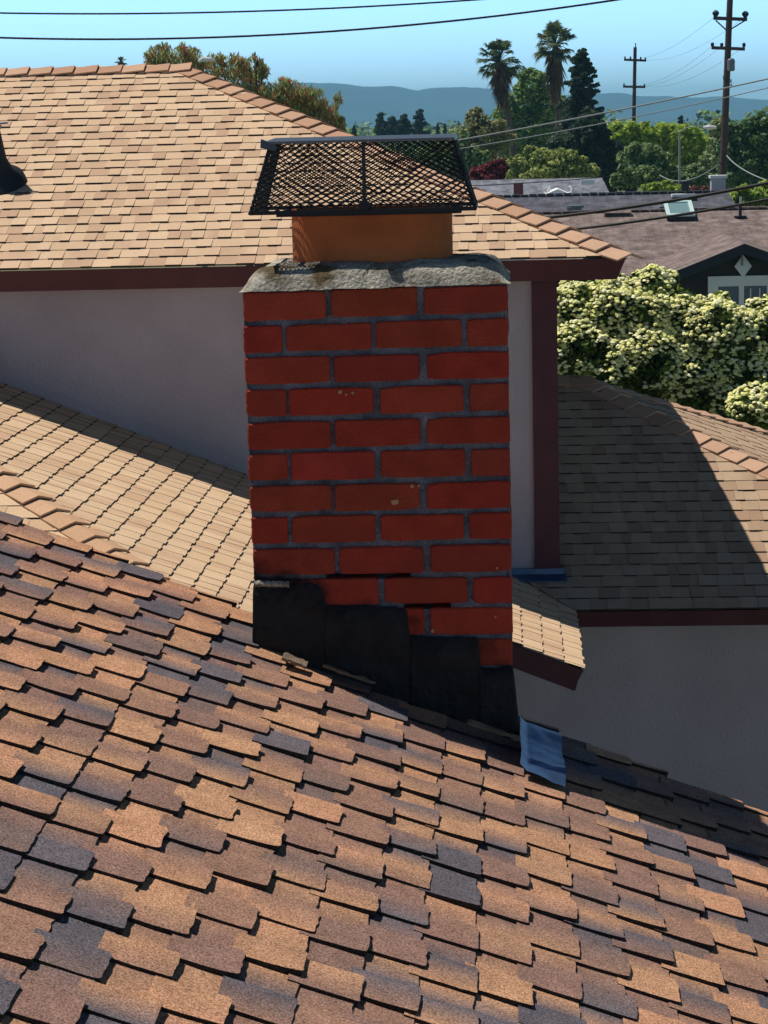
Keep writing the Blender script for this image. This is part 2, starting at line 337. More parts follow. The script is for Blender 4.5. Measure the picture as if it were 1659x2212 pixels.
# front slope of that hip
U4, V4, N4 = slope_dirs((0, -1, 0), SD); rG = MB(); YG = yhip(DX)
nG = int((15.2-YG)/cD/E)
def vrG(s):
    Y = YG+s*cD; X = min(XS, -(Y-12.25)-2.4)
    return (-9.3, X) if V4.x > 0 else (-X, 9.3)
shingles(rG, Vector((0, YG, DZ)), U4, V4, N4, nG, E, vrG, .006, .005, .1, .24, TAND, random.Random(9), grad=.3)
rG.build('roof', M['shingleA'], house, label='tan front slope below the hip caps')
m = MB(); hipa = Vector((XS, yhip(XS), zD(XS))); hipb = Vector((-5.2, yhip(-5.2), zD(-5.2)))
caps(m, hipa, hipb, Vector((0, -SD, 1)).normalized(), nD, .105, .2, [L((204, 164, 130)), L((196, 156, 122))], random.Random(10)); m.build('ridge_cap', M['shingleA'], roofD)
# rake board, walls under D
m = MB(); u_ = Vector((1, 0, -SD)).normalized(); nn_ = Vector((SD, 0, 1)).normalized()
p0 = Vector((XS, YRK, zD(XS)-.012)); p1 = Vector((DX+.01, YRK, zD(DX+.01)-.012))
for yy in (0,):
    o_ = Vector((0, .025, 0)); w_ = nn_*-.145
    m.hexa([p0+w_, p1+w_-u_*.02, p1+w_-u_*.02+o_, p0+w_+o_, p0, p1, p1+o_, p0+o_])
pe = Vector((DX-.003, YRK+.03, zD(DX)-.014)); m.hexa([pe+Vector((-.04, 0, -.14)), pe+Vector((-.04, YW-YRK-.45, -.14)), pe+Vector((-.065, YW-YRK-.45, -.14)), pe+Vector((-.065, 0, -.14)), pe, pe+Vector((0, YW-YRK-.45, 0)), pe+Vector((-.025, YW-YRK-.45, 0)), pe+Vector((-.025, 0, 0))])
m.build('barge_board', M['trim'], house)
m = MB(); y1 = YRK+.4; xa, xb = -9, -.02
m.hexa([(XS, y1, 0), (xb, y1, 0), (xb, YW-.002, 0), (XS, YW-.002, 0), (XS, y1, zD(XS)-.1), (xb, y1, zD(xb)-.1), (xb, YW-.002, zD(xb)-.1), (XS, YW-.002, zD(XS)-.1)])
m.box((-9, YG+.6, 0), (XS-.05, YW-.002, DZ+.03))
m.build('wall', M['stucco'], house, label='shaded lower wall under the side slope')
# roof C : lower hip roof to the right
CE, CZ = 15.27, 2.893; CPX, CPY = .673, 18.38; CPZ = CZ+S*(CPY-CE)
rC = MB(); U, V, N = slope_dirs((0, -1, 0), S); run = CPY-CE; XCE = CPX+run
nC = int(run/ch/E)+1
def vrC(s):
    Y = CE+s*ch; lo = max(DX-(Y-CE)*1.02, -2.6); hi = XCE-min(s*ch, run)
    return (lo, hi) if V.x > 0 else (-hi, -lo)
TAN_SHADED = [tuple(x*.74 for x in c) for c in TAN]  # same tan shingles darkened, so roof C carries part of its shade in colour
shingles(rC, Vector((0, CE-.012, CZ)), U, V, N, nC, E, vrC, .0065, .007, .065, .155, TAN_SHADED, random.Random(12), rag=.006, grad=.1)
shingles(rC, Vector((XCE, CE, CZ)), U2, V2, N2, nC, E, lambda s: (s*ch, 2*run-s*ch) if V2.y > 0 else (-(2*run-s*ch), -s*ch), .006, .006, .1, .22, TAN_SHADED, random.Random(13), grad=.1)
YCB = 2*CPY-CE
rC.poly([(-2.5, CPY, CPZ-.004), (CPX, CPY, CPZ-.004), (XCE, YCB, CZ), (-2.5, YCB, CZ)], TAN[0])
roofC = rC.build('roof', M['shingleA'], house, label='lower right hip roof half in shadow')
m = MB(); caps(m, (XCE+.02, CE-.02, CZ), (CPX, CPY, CPZ), ns, ne, .135, .2, CAPC, random.Random(14)); caps(m, (XCE+.02, YCB+.02, CZ), (CPX, CPY, CPZ), nb, ne, .135, .2, CAPC, random.Random(15))
caps(m, (CPX+.06, CPY, CPZ+.012), (-2.4, CPY, CPZ+.012), ns, nb, .135, .2, CAPC, random.Random(16)); m.build('ridge_cap', M['shingleA'], roofC)
m = MB(); fx0 = DX-.03
m.hexa([(fx0, CE+.05, CZ-.135), (XCE-.05, CE+.05, CZ-.135), (XCE-.05, CE+.075, CZ-.135), (fx0, CE+.075, CZ-.135), (fx0, CE, CZ-.012), (XCE, CE, CZ-.012), (XCE-.02, CE+.025, CZ-.012), (fx0, CE+.025, CZ-.012)])
m.hexa([(XCE-.05, CE+.05, CZ-.135), (XCE-.05, YCB, CZ-.135), (XCE-.075, YCB, CZ-.135), (XCE-.075, CE+.075, CZ-.135), (XCE, CE, CZ-.012), (XCE, YCB, CZ-.012), (XCE-.025, YCB, CZ-.012), (XCE-.02, CE+.025, CZ-.012)])
m.box((fx0, CE+.08, CZ-.125), (XCE-.08, YCB, CZ-.11)); m.build('fascia', M['trim'], house)
m = MB(); m.box((-.015, YW+.06, 0), (XCE-.5, YCB-.5, CZ-.12)); m.build('wall', M['stucco'], house, label='shaded lower wall under the right eave')
# corner flashing at the foot of the corner board and valley metal
m = MB(); zc = lambda Y: CZ+S*(Y-CE)+.022
m.hexa([(-.25, YW-.13, zc(YW-.13)), (XC+.06, YW-.13, zc(YW-.13)), (XC+.06, YW-.035, zc(YW-.035)), (-.25, YW-.035, zc(YW-.035)), (-.25, YW-.13, zc(YW-.13)+.006), (XC+.06, YW-.13, zc(YW-.13)+.006), (XC+.06, YW-.035, zc(YW-.035)+.006), (-.25, YW-.035, zc(YW-.035)+.006)])
m.box((-.25, YW-.045, zc(YW-.04)), (XC+.04, YW-.037, zc(YW-.04)+.045)); m.build('flashing', M['galv'], house)

# ================================================================== near house with the foreground roof
near = thing('house', 'near house with a variegated brown shingle roof filling the foreground', 'house')
SF = .392; cF = math.cos(math.atan(SF)); nF = Vector((SF, 0, 1)).normalized(); Z0F = 5.119; X0F = -.605
def zF(X): return Z0F-SF*(X-X0F)
def yrk(X): return 5.26-.10*(X+.3)
XEF = 2.6; XRF = -3.4
U5, V5, N5 = slope_dirs((1, 0, 0), SF); rF = MB(); EF = .0955
def vrF(s):
    X = XEF-s*cF; y1_ = yrk(X)
    return (-.6, y1_) if V5.y > 0 else (-y1_, .6)
shingles(rF, Vector((XEF, 0, zF(XEF)-.012)), U5, V5, N5, int((XEF-XRF)/cF/EF), EF, vrF, .004, .0072, .055, .13, VAR, random.Random(21), rag=.006, curl=.003, hup=.0062, step=(.186, -.066, .012), detail=True, grad=.75, gap=.5)
nearroof = rF.build('roof', M['shingleF'], near)
m = MB(); zr_ = zF(XRF)
m.poly([(XEF, -.6, zF(XEF)-.02), (XEF, 5.0, zF(XEF)-.02), (XRF, 5.4, zr_-.02), (XRF, -.6, zr_-.02)], VAR[3]); m.poly([(XRF, -.6, zr_), (XRF, 5.45, zr_), (2*XRF-XEF, 5.45, zF(XEF)), (2*XRF-XEF, -.6, zF(XEF))], VAR[4])
m.build('roof', M['shingleF'], near, label='plain underlay and far slope')
m = MB(); 
for (xa, xb, za, zb) in ((XRF, -.63, 0, 0), (.05, XEF, 0, 0)):
    ya, yb = yrk(xa)-.012, yrk(xb)-.012
    m.hexa([(xa, ya-.03, zF(xa)-.17), (xb, yb-.03, zF(xb)-.17), (xb, yb, zF(xb)-.17), (xa, ya, zF(xa)-.17), (xa, ya-.03, zF(xa)-.022), (xb, yb-.03, zF(xb)-.022), (xb, yb, zF(xb)-.022), (xa, ya, zF(xa)-.022)])
m.build('barge_board', M['trim'], near)
m = MB(); m.hexa([(2*XRF-XEF+.5, -.4, 0), (XEF-.5, -.4, 0), (XEF-.5, 4.75, 0), (2*XRF-XEF+.5, 4.75, 0), (2*XRF-XEF+.5, -.4, 3.6), (XEF-.5, -.4, 3.6), (XEF-.5, 4.75, 3.6), (2*XRF-XEF+.5, 4.75, 3.6)]); m.build('wall', M['stucco'], near)

# ------------------------------------------------------------------ chimney
YC = 5.0; CDP = .42
TL, TR, BL, BR = at(521, 632, YC), at(1097, 613, YC), at(546, 1252, YC), at(1106, 1243, YC)
def CPt(u, t, dy=0.):   # u 0..1 across the front, t course units from the top (9 courses = 1)
    tt = t/9.; l = TL+(BL-TL)*tt; r_ = TR+(BR-TR)*tt
    p = l+(r_-l)*u; return Vector((p.x, YC+dy, p.z))
chim = thing('chimney', '', ''); 
for k in ('label', 'category'): del chim[k]
chim.parent = near
rb = random.Random(5); BR_C = [L(c) for c in ((164, 68, 50), (160, 66, 48), (166, 71, 52), (156, 63, 47), (160, 65, 50))]
bk = MB()
def brick(u0_, u1_, t0, t1, d0, d1, front, col):
    c = .003
    j = [rb.uniform(-.0014, .0014) for _ in range(8)]
    u0_ += j[0]/.6; u1_ += j[1]/.6; t0 += j[2]/.07; t1 += j[3]/.07; d0 += j[4]; fr = front
    cu_ = c/.61; ct = c/.069
    sd = rb.uniform(0, 99); NP = 8; chip = [rb.random()**3*.006 for _ in range(4)]
    def ring(du, dt, d):
        out = []; cs = [(u0_+du, t1-dt+j[5]*6), (u1_-du, t1-dt+j[6]*6), (u1_-du, t0+dt), (u0_+du, t0+dt)]
        for e_ in range(4):
            (ua, ta), (ub_, tb_) = cs[e_], cs[(e_+1) % 4]
            for q_ in range(NP):
                f = (q_+.35)/(NP-.3); u = ua+(ub_-ua)*f; t = ta+(tb_-ta)*f; w_ = .0016*fbm((f*6+e_*11, sd, 0), 3)
                ch_ = chip[e_]*max(0, 1-f*5)+chip[(e_+1) % 4]*max(0, 1-(1-f)*5)
                if e_ % 2 == 0: t += (w_+(-ch_ if e_ == 0 else ch_))/.0765
                else: u += (w_+(-ch_ if e_ == 1 else ch_))/.61
                out.append(CPt(u, t, d+(.0008*fbm((u*20, t*3, sd), 2) if d < .01 else 0)))
        return out
    rs = [ring(cu_, ct, d0), ring(0, 0, d0+c), ring(0, 0, d1-c), ring(cu_, ct, d1)]; n4 = 4*NP
    vs = [p for r_ in rs for p in r_]; fs = [tuple(range(n4)), tuple(reversed(range(3*n4, 4*n4)))]
    for q_ in range(3):
        for k in range(n4): fs.append((q_*n4+k, (q_+1)*n4+k, (q_+1)*n4+(k+1) % n4, q_*n4+(k+1) % n4))
    bk.mesh(vs, fs, col)
BH = .845
for i in range(16):
    t0, t1 = i+.02, i+.02+BH
    if i % 2 == 0: fr = [(.002, .317), (.332, .658), (.683, .999)]
    else: fr = [(.001, .153), (.166, .487), (.507, .828), (.849, .999)]
    sh = rb.uniform(-.008, .008)
    for k, (a_, b_) in enumerate(fr):
        if k: a_ += sh
        if k < len(fr)-1: b_ += sh
        full = i % 2 == 0
        d1 = .095 if (full or 0 < k < 3) else .20
        bk_c = tuple(x*rb.uniform(.88, 1.1) for x in rb.choice(BR_C))
        brick(a_, b_, t0, t1, 0, d1, True, bk_c)
        brick(a_, b_, t0, t1, CDP-d1, CDP, False, tuple(x*rb.uniform(.85, 1.1) for x in rb.choice(BR_C)))
    if i % 2 == 0:
        for (a_, b_) in ((.004, .152), (.85, .998)): brick(a_, b_, t0, t1, .11, .31, True, rb.choice(BR_C))
bm_ = M['brick']
brickwork = bk.build('brickwork', bm_, chim)
# mortar as a rough recessed skin, with two stretches where it has fallen out
mo = MB(); NU, NT = 90, 240; vs = []
def void(u, t):
    a_ = .30+.03*fbm((u*30, 0, 0)); 
    if 8.80 < t < 9.04 and .29 < u < .60: return .05
    if 9.80 < t < 10.04 and .585 < u < .76: return .05
    if i_side: return 0
    return 0
i_side = False
for a_ in range(NT+1):
    for b_ in range(NU+1):
        u = .004+b_/NU*.992; t = a_/NT*16
        edge = min(b_, NU-b_)
        d = .009+.006*fbm((u*9, t*1.2, 2.2))+.003*fbm((u*60, t*8, 5.2))+void(u, t)
        vs.append(CPt(u, t, max(.0015, d)))
fs = [(a_*(NU+1)+b_, (a_+1)*(NU+1)+b_, (a_+1)*(NU+1)+b_+1, a_*(NU+1)+b_+1) for a_ in range(NT) for b_ in range(NU)]
mo.mesh(vs, fs)
for (uu, sgn) in ((.012, 1), (.988, -1)):
    vs = []
    for a_ in range(NT+1):
        for b_ in range(21):
            t = a_/NT*16; vs.append(CPt(uu+sgn*.004*fbm((b_*.6, t*2, uu*9)), t, .006+(CDP-.012)*b_/20))
    mo.mesh(vs, [(a_*21+b_, (a_+1)*21+b_, (a_+1)*21+b_+1, a_*21+b_+1) for a_ in range(NT) for b_ in range(20)])
mo.poly([CPt(.01, 0, CDP-.008), CPt(.99, 0, CDP-.008), CPt(.99, 16, CDP-.008), CPt(.01, 16, CDP-.008)])
mo.poly([CPt(.01, 0.01, .008), CPt(.99, 0.01, .008), CPt(.99, 0.01, CDP-.008), CPt(.01, 0.01, CDP-.008)])
mo.build('mortar', M['mortar'], chim)
# cement crown
FX0, FX1 = at(621, 520, YC+.09).x, at(975, 520, YC+.09).x; FY0, FY1 = YC+.10, YC+.335
cn = MB(); NX, NY = 110, 76; vs = []
def crown_h(x, y, tz):
    ex = min(x, 1-x)*.61; ey = min(y, 1-y)*CDP
    h = .056*(1-math.exp(-max(ex, 0)/.022))*(1-math.exp(-max(ey+.003, 0)/.020))
    h += .002+.0045*fbm((x*5, y*4, .7), 4)*min(1, min(ex, ey)*40+.25)+.002*fbm((x*26, y*18, 7), 4)-.012*max(0, 1-abs(x-.485+.012*math.sin(y*40))/.006)*(ey < .07)-.007*max(0, 1-abs(y-.12-.05*math.sin(x*9))/.014)*(x > .5)
    h += .014*max(0, 1-abs(ey-.055)/.035)*max(0, fbm((x*3.1+4, 1.7, 0), 2)+.15)     # trowelled fillet
    return h
for a_ in range(NY+1):
    for b_ in range(NX+1):
        x, y = b_/NX, a_/NY; tz = CPt(x, 0)
        h = crown_h(x, y, tz) if 0 < a_ < NY and 0 < b_ < NX else .003
        ox = -.006 if b_ == 0 else .006 if b_ == NX else 0; oy = -.006 if a_ == 0 else .006 if a_ == NY else 0
        wob = .004*fbm((x*9, y*9, 3), 3)
        vs.append((tz.x+ox+wob, YC+y*CDP+oy+wob*.7, tz.z-.002+h+wob*.6))
cn.mesh(vs, [(a_*(NX+1)+b_, a_*(NX+1)+b_+1, (a_+1)*(NX+1)+b_+1, (a_+1)*(NX+1)+b_) for a_ in range(NY) for b_ in range(NX)])
cn.build('crown', M['crown'], chim, smooth=True)
# clay flue with rounded corners
def rrect(x0, x1, y0, y1, r_, n=8):
    out = []
    for (cx_, cy_, a0) in ((x1-r_, y0+r_, -90), (x1-r_, y1-r_, 0), (x0+r_, y1-r_, 90), (x0+r_, y0+r_, 180)):
        for k in range(n+1):
            a_ = math.radians(a0+90*k/n); out.append((cx_+r_*math.cos(a_), cy_+r_*math.sin(a_)))
    return out
fl = MB(); ztop = at(800, 452, FY0).z; zb = CPt(.5, 0).z
o1 = rrect(FX0, FX1, FY0, FY1, .112, 14); o2 = rrect(FX0+.022, FX1-.022, FY0+.022, FY1-.022, .092, 14); n = len(o1)
vs = [(x, y, zb) for x, y in o1]+[(x, y, ztop) for x, y in o1]+[(x, y, ztop) for x, y in o2]+[(x, y, zb) for x, y in o2]
fl.mesh(vs, [(q*n+k, q*n+(k+1) % n, (q+1)*n+(k+1) % n, (q+1)*n+k) for q in range(3) for k in range(n)])
fl.build('flue', M['clay'], chim, smooth=False)
# spark arrestor
ct0, ct1 = at(568, 303, YC+.095), at(984, 300, YC+.095); cb0, cb1 = at(541, 462, YC+.055), at(1026, 457, YC+.055)
zt = (ct0.z+ct1.z)/2-.006; zbm = (cb0.z+cb1.z)/2+.004; tx0, tx1, ty0, ty1 = ct0.x+.016, ct1.x-.006, YC+.10, YC+.33; bx0, bx1, by0, by1 = cb0.x, cb1.x, YC+.055, YC+.385
m = MB()
def lidz(x, y): return zt+.012+.016*(1-abs((y-(ty0+ty1)/2)/((ty1-ty0)/2+.012)))*0+ (y-ty0)*.012
lx0, lx1, ly0, ly1 = ct0.x, ct1.x, ty0-.01, ty1+.01
m.hexa([(lx0, ly0, zt), (lx1, ly0, zt), (lx1, ly1, zt+.004), (lx0, ly1, zt+.004), (lx0+.003, ly0+.003, zt+.006), (lx1-.003, ly0+.003, zt+.006), (lx1-.004, ly1, zt+.014), (lx0+.004, ly1, zt+.014)])
m.hexa([(lx0-.006, ly0-.004, zt-.008), (lx0+.03, ly0-.004, zt-.016), (lx0+.03, ly0+.03, zt-.014), (lx0-.006, ly0+.03, zt-.006), (lx0-.004, ly0-.003, zt+.012), (lx0+.03, ly0-.003, zt-.002), (lx0+.03, ly0+.03, zt-.002), (lx0-.004, ly0+.03, zt+.012)])
m.build('cap_lid', M['lid'], chim)
ms = MB(); rm = random.Random(31)
def diamond(A, B, C_, D_, nu, nv, w=.0024):   # A,B bottom edge; D_,C_ top edge
    A, B, C_, D_ = map(Vector, (A, B, C_, D_)); nrm = (B-A).cross(D_-A).normalized(); dist = {}
    def P(i, j):
        u, v_ = i/(2*nu), j/(2*nv); k = (round(u*400), round(v_*400))
        p = (A+(B-A)*u)*(1-v_)+(D_+(C_-D_)*u)*v_
        return p+nrm*(.005*fbm((u*2.5, v_*2.5, A.x*3)))+Vector((0, 0, .003*fbm((u*3, v_*2, A.y))))
    for i in range(2*nu):
        for j in range(2*nv):
            if (i+j) % 2 == 0: a_, b_ = P(i, j), P(i+1, j+1)
            else: a_, b_ = P(i+1, j), P(i, j+1)
            d = b_-a_; ms.bar(a_+d*.04, b_-d*.04, w, .0016, nrm)
            if (i+j) % 2 == 1: continue
    for i in range(0, 2*nu+1):   # bonds where strands meet
        for j in range(0, 2*nv+1):
            if (i+j) % 2 == 0:
                p = P(i, j); x = (B-A).normalized(); ms.obox(p, x*.0034, nrm*.0011, nrm.cross(x)*.0022)
c4 = [(tx0, ty0, zt), (tx1, ty0, zt), (tx1, ty1, zt), (tx0, ty1, zt)]; b4 = [(bx0, by0, zbm), (bx1, by0, zbm), (bx1, by1, zbm), (bx0, by1, zbm)]
for k, (nu, nv) in enumerate(((21, 12), (16, 12), (21, 12), (16, 12))):
    k2 = (k+1) % 4; diamond(b4[k], b4[k2], c4[k2], c4[k], nu, nv)
# turned-in flange of mesh at the bottom
i4 = [(FX0-.02, FY0-.015, zbm-.006), (FX1+.02, FY0-.02, zbm-.006), (FX1+.02, FY1+.02, zbm-.006), (FX0-.02, FY1+.02, zbm-.006)]
ms.build('mesh_screen', M['black'], chim)
m = MB()
for k in range(4):
    k2 = (k+1) % 4; a_, b_ = Vector(b4[k]), Vector(b4[k2]); m.bar(a_, b_, .007, .009); m.bar(Vector(i4[k]), Vector(i4[k2]), .008, .010)
    m.bar(Vector(b4[k]), Vector(c4[k]), .005, .005)
m.build('cap_frame', M['black'], chim)
m = MB(); sx = at(785, 303, ty0).x; sb = at(788, 448, by0)
m.bar((sx, ty0-.006, zt+.004), (sb.x, by0-.008, zbm+.014), .0085, .004, Vector((0, -1, 0))); m.tube([(sb.x, by0-.016, zbm+.012), (sb.x, by0+.012, zbm+.010)], .013, 10)
m.tube([(sb.x, by0-.01, zbm+.012), (sb.x, FY0, zbm+.006)], .006, 8); m.build('strap', M['black'], chim)
# tar-covered apron flashing on the lower front
tf = MB()
def tp(x, y): p = at(x, y, YC); return p
outl = [(547, 1268), (600, 1262), (640, 1264), (668, 1260), (690, 1262), (698, 1288), (703, 1306), (800, 1310), (872, 1312), (880, 1320), (885, 1372), (940, 1376), (1030, 1376), (1034, 1384), (1038, 1440), (1060, 1444), (1108, 1438), (1113, 1470), (1122, 1570), (1128, 1600)]
low = [(1128, 1700), (547, 1460)]
def topy(x):
    for k in range(len(outl)-1):
        if outl[k][0] <= x <= outl[k+1][0] and outl[k+1][0] > outl[k][0]: return outl[k][1]+(outl[k+1][1]-outl[k][1])*(x-outl[k][0])/(outl[k+1][0]-outl[k][0])
    return outl[-1][1]
nxs = 180; vs = []
for i in range(nxs+1):
    x = 547+(1128-547)*i/nxs; y0_ = topy(x)+3*fbm((x*.05, 0, 0), 3); yb_ = 1470+(x-547)*.4
    for j in range(13):
        y = y0_+(yb_-y0_)*(j/12)**1; p = tp(x, y); d = .004 if j == 0 else .012
        d += .004*fbm((x*.012, y*.02, 3), 4)+(.012*(j/12)**2)
        d += .004*sum(1 for q in (702, 886, 1036) if x > q)*(j > 0)
        if j == 0: d = .001
        vs.append((p.x, YC-d, p.z))
fs = [(i*13+j, i*13+j+1, (i+1)*13+j+1, (i+1)*13+j) for i in range(nxs) for j in range(12)]
tf.mesh(vs, fs)
# returned edges so the apron is a solid layer wrapped round both sides
e0 = [vs[j] for j in range(13)]; e1 = [vs[nxs*13+j] for j in range(13)]
for ed in (e0, e1):
    for j in range(12): tf.poly([ed[j], ed[j+1], (ed[j+1][0], YC+CDP*.8, ed[j+1][2]), (ed[j][0], YC+CDP*.8, ed[j][2])])
tf.build('tar_flashing', M['tar'], chim, smooth=True)
m = MB(); p = tp(550, 1266); q_ = tp(625, 1268); vs = []
for i in range(25):
    for j in range(7):
        f, h = i/24, j/6; x = p.x+(q_.x-p.x)*f
        vs.append((x, YC-.016*(1-f*.6)*math.sin(math.pi*h*.9+.2)+.002*fbm((i*.5, j, 2)), p.z+.010-.016*(h)+.005*(1-f)+.003*fbm((i*.4, j*.6, 9))))
m.mesh(vs, [(i*7+j, i*7+j+1, (i+1)*7+j+1, (i+1)*7+j) for i in range(24) for j in range(6)]); m.build('mortar_ledge', M['crown'], chim, smooth=True)
# little paint and mortar marks on the bricks
M['palemortar'] = mat('pale_mortar', L((190, 150, 120)), .9); rr = random.Random(2)
for (x, y, s_) in ((853, 1084, 8), (735, 846, 5), (762, 848, 4), (748, 852, 3), (890, 1050, 4), (905, 1049, 3), (935, 1363, 4), (1074, 1227, 3), (1070, 1332, 3), (552, 1380, 4)):
    p = tp(x, y); k = 9; pts = []
    for i in range(k):
        a_ = 2*math.pi*i/k; ra = s_*.00105*rr.uniform(.6, 1.15); pts.append((p.x+ra*math.cos(a_), YC-.0035, p.z+ra*math.sin(a_)))
    m = MB(); m.mesh(pts+[(x_*.999+p.x*.001, YC+.002, z_) for x_, _, z_ in pts], [tuple(range(k))]+[(i, i+k, (i+1) % k+k, (i+1) % k) for i in range(k)])
    m.build('mortar_spot', M['palemortar'], chim)
# scraps where the shingles meet the chimney
def scrap(px, py, L_, w, th, matn, rz=0, nm='shingle_scrap', lift=.0, par=near):
    d = ray(px, py); n_ = nF; t_ = (Z0F+SF*X0F-EYE.z)  # z + SF x = c
    c_ = Z0F+SF*X0F; tt = (c_-EYE.z)/(d.z+SF*d.x); p_ = EYE+d*tt+nF*(.018+lift)
    u = Vector((math.cos(rz), math.sin(rz), 0)); u = (u-nF*u.dot(nF)).normalized(); v_ = nF.cross(u)
    m_ = MB(); k = 9; top = []; 
    for i in range(k+1): top.append(p_+u*L_*(i/k-.5)+v_*w*(.5+.12*fbm((i*.7, px, 0)))+nF*(.006*fbm((i*.5, 3, px))))
    for i in range(k, -1, -1): top.append(p_+u*L_*(i/k-.5)-v_*w*(.5+.12*fbm((i*.7, px, 5)))+nF*(.006*fbm((i*.5, 8, px))))
    hn = len(top); m_.mesh([q for q in top]+[q-nF*th for q in top], [tuple(range(hn))]+[(i, i+hn, (i+1) % hn+hn, (i+1) % hn) for i in range(hn)]); m_.build(nm, M[matn], par)
scrap(632, 1440, .06, .05, .006, 'felt', 0); 
scrap(748, 1473, .13, .014, .005, 'felt', .05, lift=.004); scrap(1058, 1598, .13, .022, .007, 'felt', .1, lift=.01); 
# bent step flashing to the right of the chimney
m = MB(); vs = []; na, nb_ = 20, 22
for i in range(na+1):
    for j in range(nb_+1):
        x = .022+.100*i/na; y = 4.70+.42*j/nb_
        h = .013+.009*abs(fbm((x*9, y*6, 4), 2))+.0015*fbm((x*40, y*30, 0), 2)+.010*max(0, 1-abs(j-5)/3.)*(.3+.7*i/na)+.012*max(0, (3-i)/3)
        vs.append((x+.004*fbm((y*9, i*.02, 2)), y, zF(x)+h))
m.mesh(vs, [(i*(nb_+1)+j, (i+1)*(nb_+1)+j, (i+1)*(nb_+1)+j+1, i*(nb_+1)+j+1) for i in range(na) for j in range(nb_)])
m.build('step_flashing', M['galv'], near, smooth=True)

# ================================================================== vegetation helpers
def leafblob(mb, c, rad, n, size, pal, rnd, droop=0, shell=.55, flat=1.0):
    c = Vector(c)
    for _ in range(n):
        while True:
            v_ = Vector((rnd.uniform(-1, 1), rnd.uniform(-1, 1), rnd.uniform(-1, 1)))
            if .05 < v_.length <= 1: break
        d = v_.normalized(); rr = shell+(1-shell)*rnd.random()**.6
        rr *= 1+.28*fbm((c+d*2.1)*.9, 2)+.12*fbm((c+d*6)*.8, 2)
        p = c+Vector((d.x*rad[0], d.y*rad[1], d.z*rad[2]))*rr
        nn_ = (d*.8+Vector((rnd.gauss(0, .5), rnd.gauss(0, .5), rnd.gauss(.35, .5)))).normalized()
        x = nn_.cross(Vector((rnd.gauss(0, 1), rnd.gauss(0, 1), rnd.gauss(0, 1)))).normalized()
        if droop: x = (x*(1-droop)+Vector((0, 0, -1))*droop).normalized()
        y = nn_.cross(x).normalized(); s_ = size*rnd.uniform(.6, 1.4)
        col = rnd.choice(pal); k = rnd.uniform(1.1, 2.0); col = tuple(q*k for q in col)
        a_ = 1.0+droop*1.4; b_ = .62-droop*.35
        mb.poly([p-x*s_*a_, p-y*s_*b_, p+x*s_*a_, p+y*s_*b_], col)
def trunk(mb, a, b, r0_, r1_, rnd, limbs=()):
    a = Vector(a); b = Vector(b); pts = [a+(b-a)*(i/5)+Vector((rnd.gauss(0, 1), rnd.gauss(0, 1), 0))*r0_*.25*(0 < i < 5) for i in range(6)]
    mb.tube(pts, [r0_+(r1_-r0_)*i/5 for i in range(6)], 8, (.5, .5, .5))
    for c in limbs:
        s_ = a+(b-a)*rnd.uniform(.4, .9); e_ = Vector(c); mid = (s_+e_)/2+Vector((0, 0, (e_-s_).length*.08)); mb.tube([s_, mid, e_], [r1_*.8, r1_*.5, r1_*.2], 6)
M['bark'] = mat('bark', L((96, 84, 74)), .95, var=.3, vscale=4)
def tree(name, label, cat, Y, blobs, pal, leaf, n, seed, droop=0, group=None, depth=1.0, shell=.5, trk=.18):
    """blobs: (px, py, rx, rz in photo pixels[, dY])"""
    rnd = random.Random(seed); t_ = thing(name, label, cat, group); m_ = MB(); k = Y/FPX
    if n > 1500:
        ex = []
        for b in blobs:
            for _ in range(7):
                a_ = rnd.uniform(0, 6.283); q = rnd.uniform(.2, .42); ex.append((b[0]+math.cos(a_)*b[2]*.88, b[1]-math.sin(a_)*b[3]*.88, b[2]*q, b[3]*q, rnd.uniform(-.7, .2)*b[2]*k+(b[4] if len(b) > 4 else 0)))
        blobs = [(b[0], b[1], b[2]*.86, b[3]*.86)+tuple(b[4:]) for b in blobs]+ex; n = int(n*1.7); leaf *= .78
    area = sum(b[2]*b[3] for b in blobs); cs = []
    for b in blobs:
        dy = b[4] if len(b) > 4 else rnd.uniform(-.35, .35)*b[2]*k
        c = at(b[0], b[1], Y+dy); cs.append(c)
        leafblob(m_, c, (b[2]*k, b[2]*k*depth, b[3]*k), int(n*b[2]*b[3]/area), leaf, pal, rnd, droop, shell)
    m_.build('foliage', M['leaf'], t_)
    cx_ = sum(c.x for c in cs)/len(cs); tr_ = MB(); top = max(c.z for c in cs)
    trunk(tr_, (cx_, Y, 0), (cx_, Y, top*.85), trk, trk*.4, rnd, cs[:14]); tr_.build('trunk', M['bark'], t_)
    return t_
G1 = [L(c) for c in ((112, 134, 66), (130, 150, 78), (90, 112, 56), (150, 164, 92))]
G2 = [L(c) for c in ((78, 106, 54), (62, 88, 48), (94, 122, 62))]
GY = [L(c) for c in ((158, 170, 60), (138, 160, 54), (172, 182, 78), (116, 142, 52))]
GD = [L(c) for c in ((44, 62, 44), (36, 52, 40), (58, 76, 50))]
GG = [L(c) for c in ((138, 152, 106), (114, 130, 88), (156, 166, 122))]
RED = [L(c) for c in ((96, 34, 44), (122, 44, 52), (70, 26, 36))]
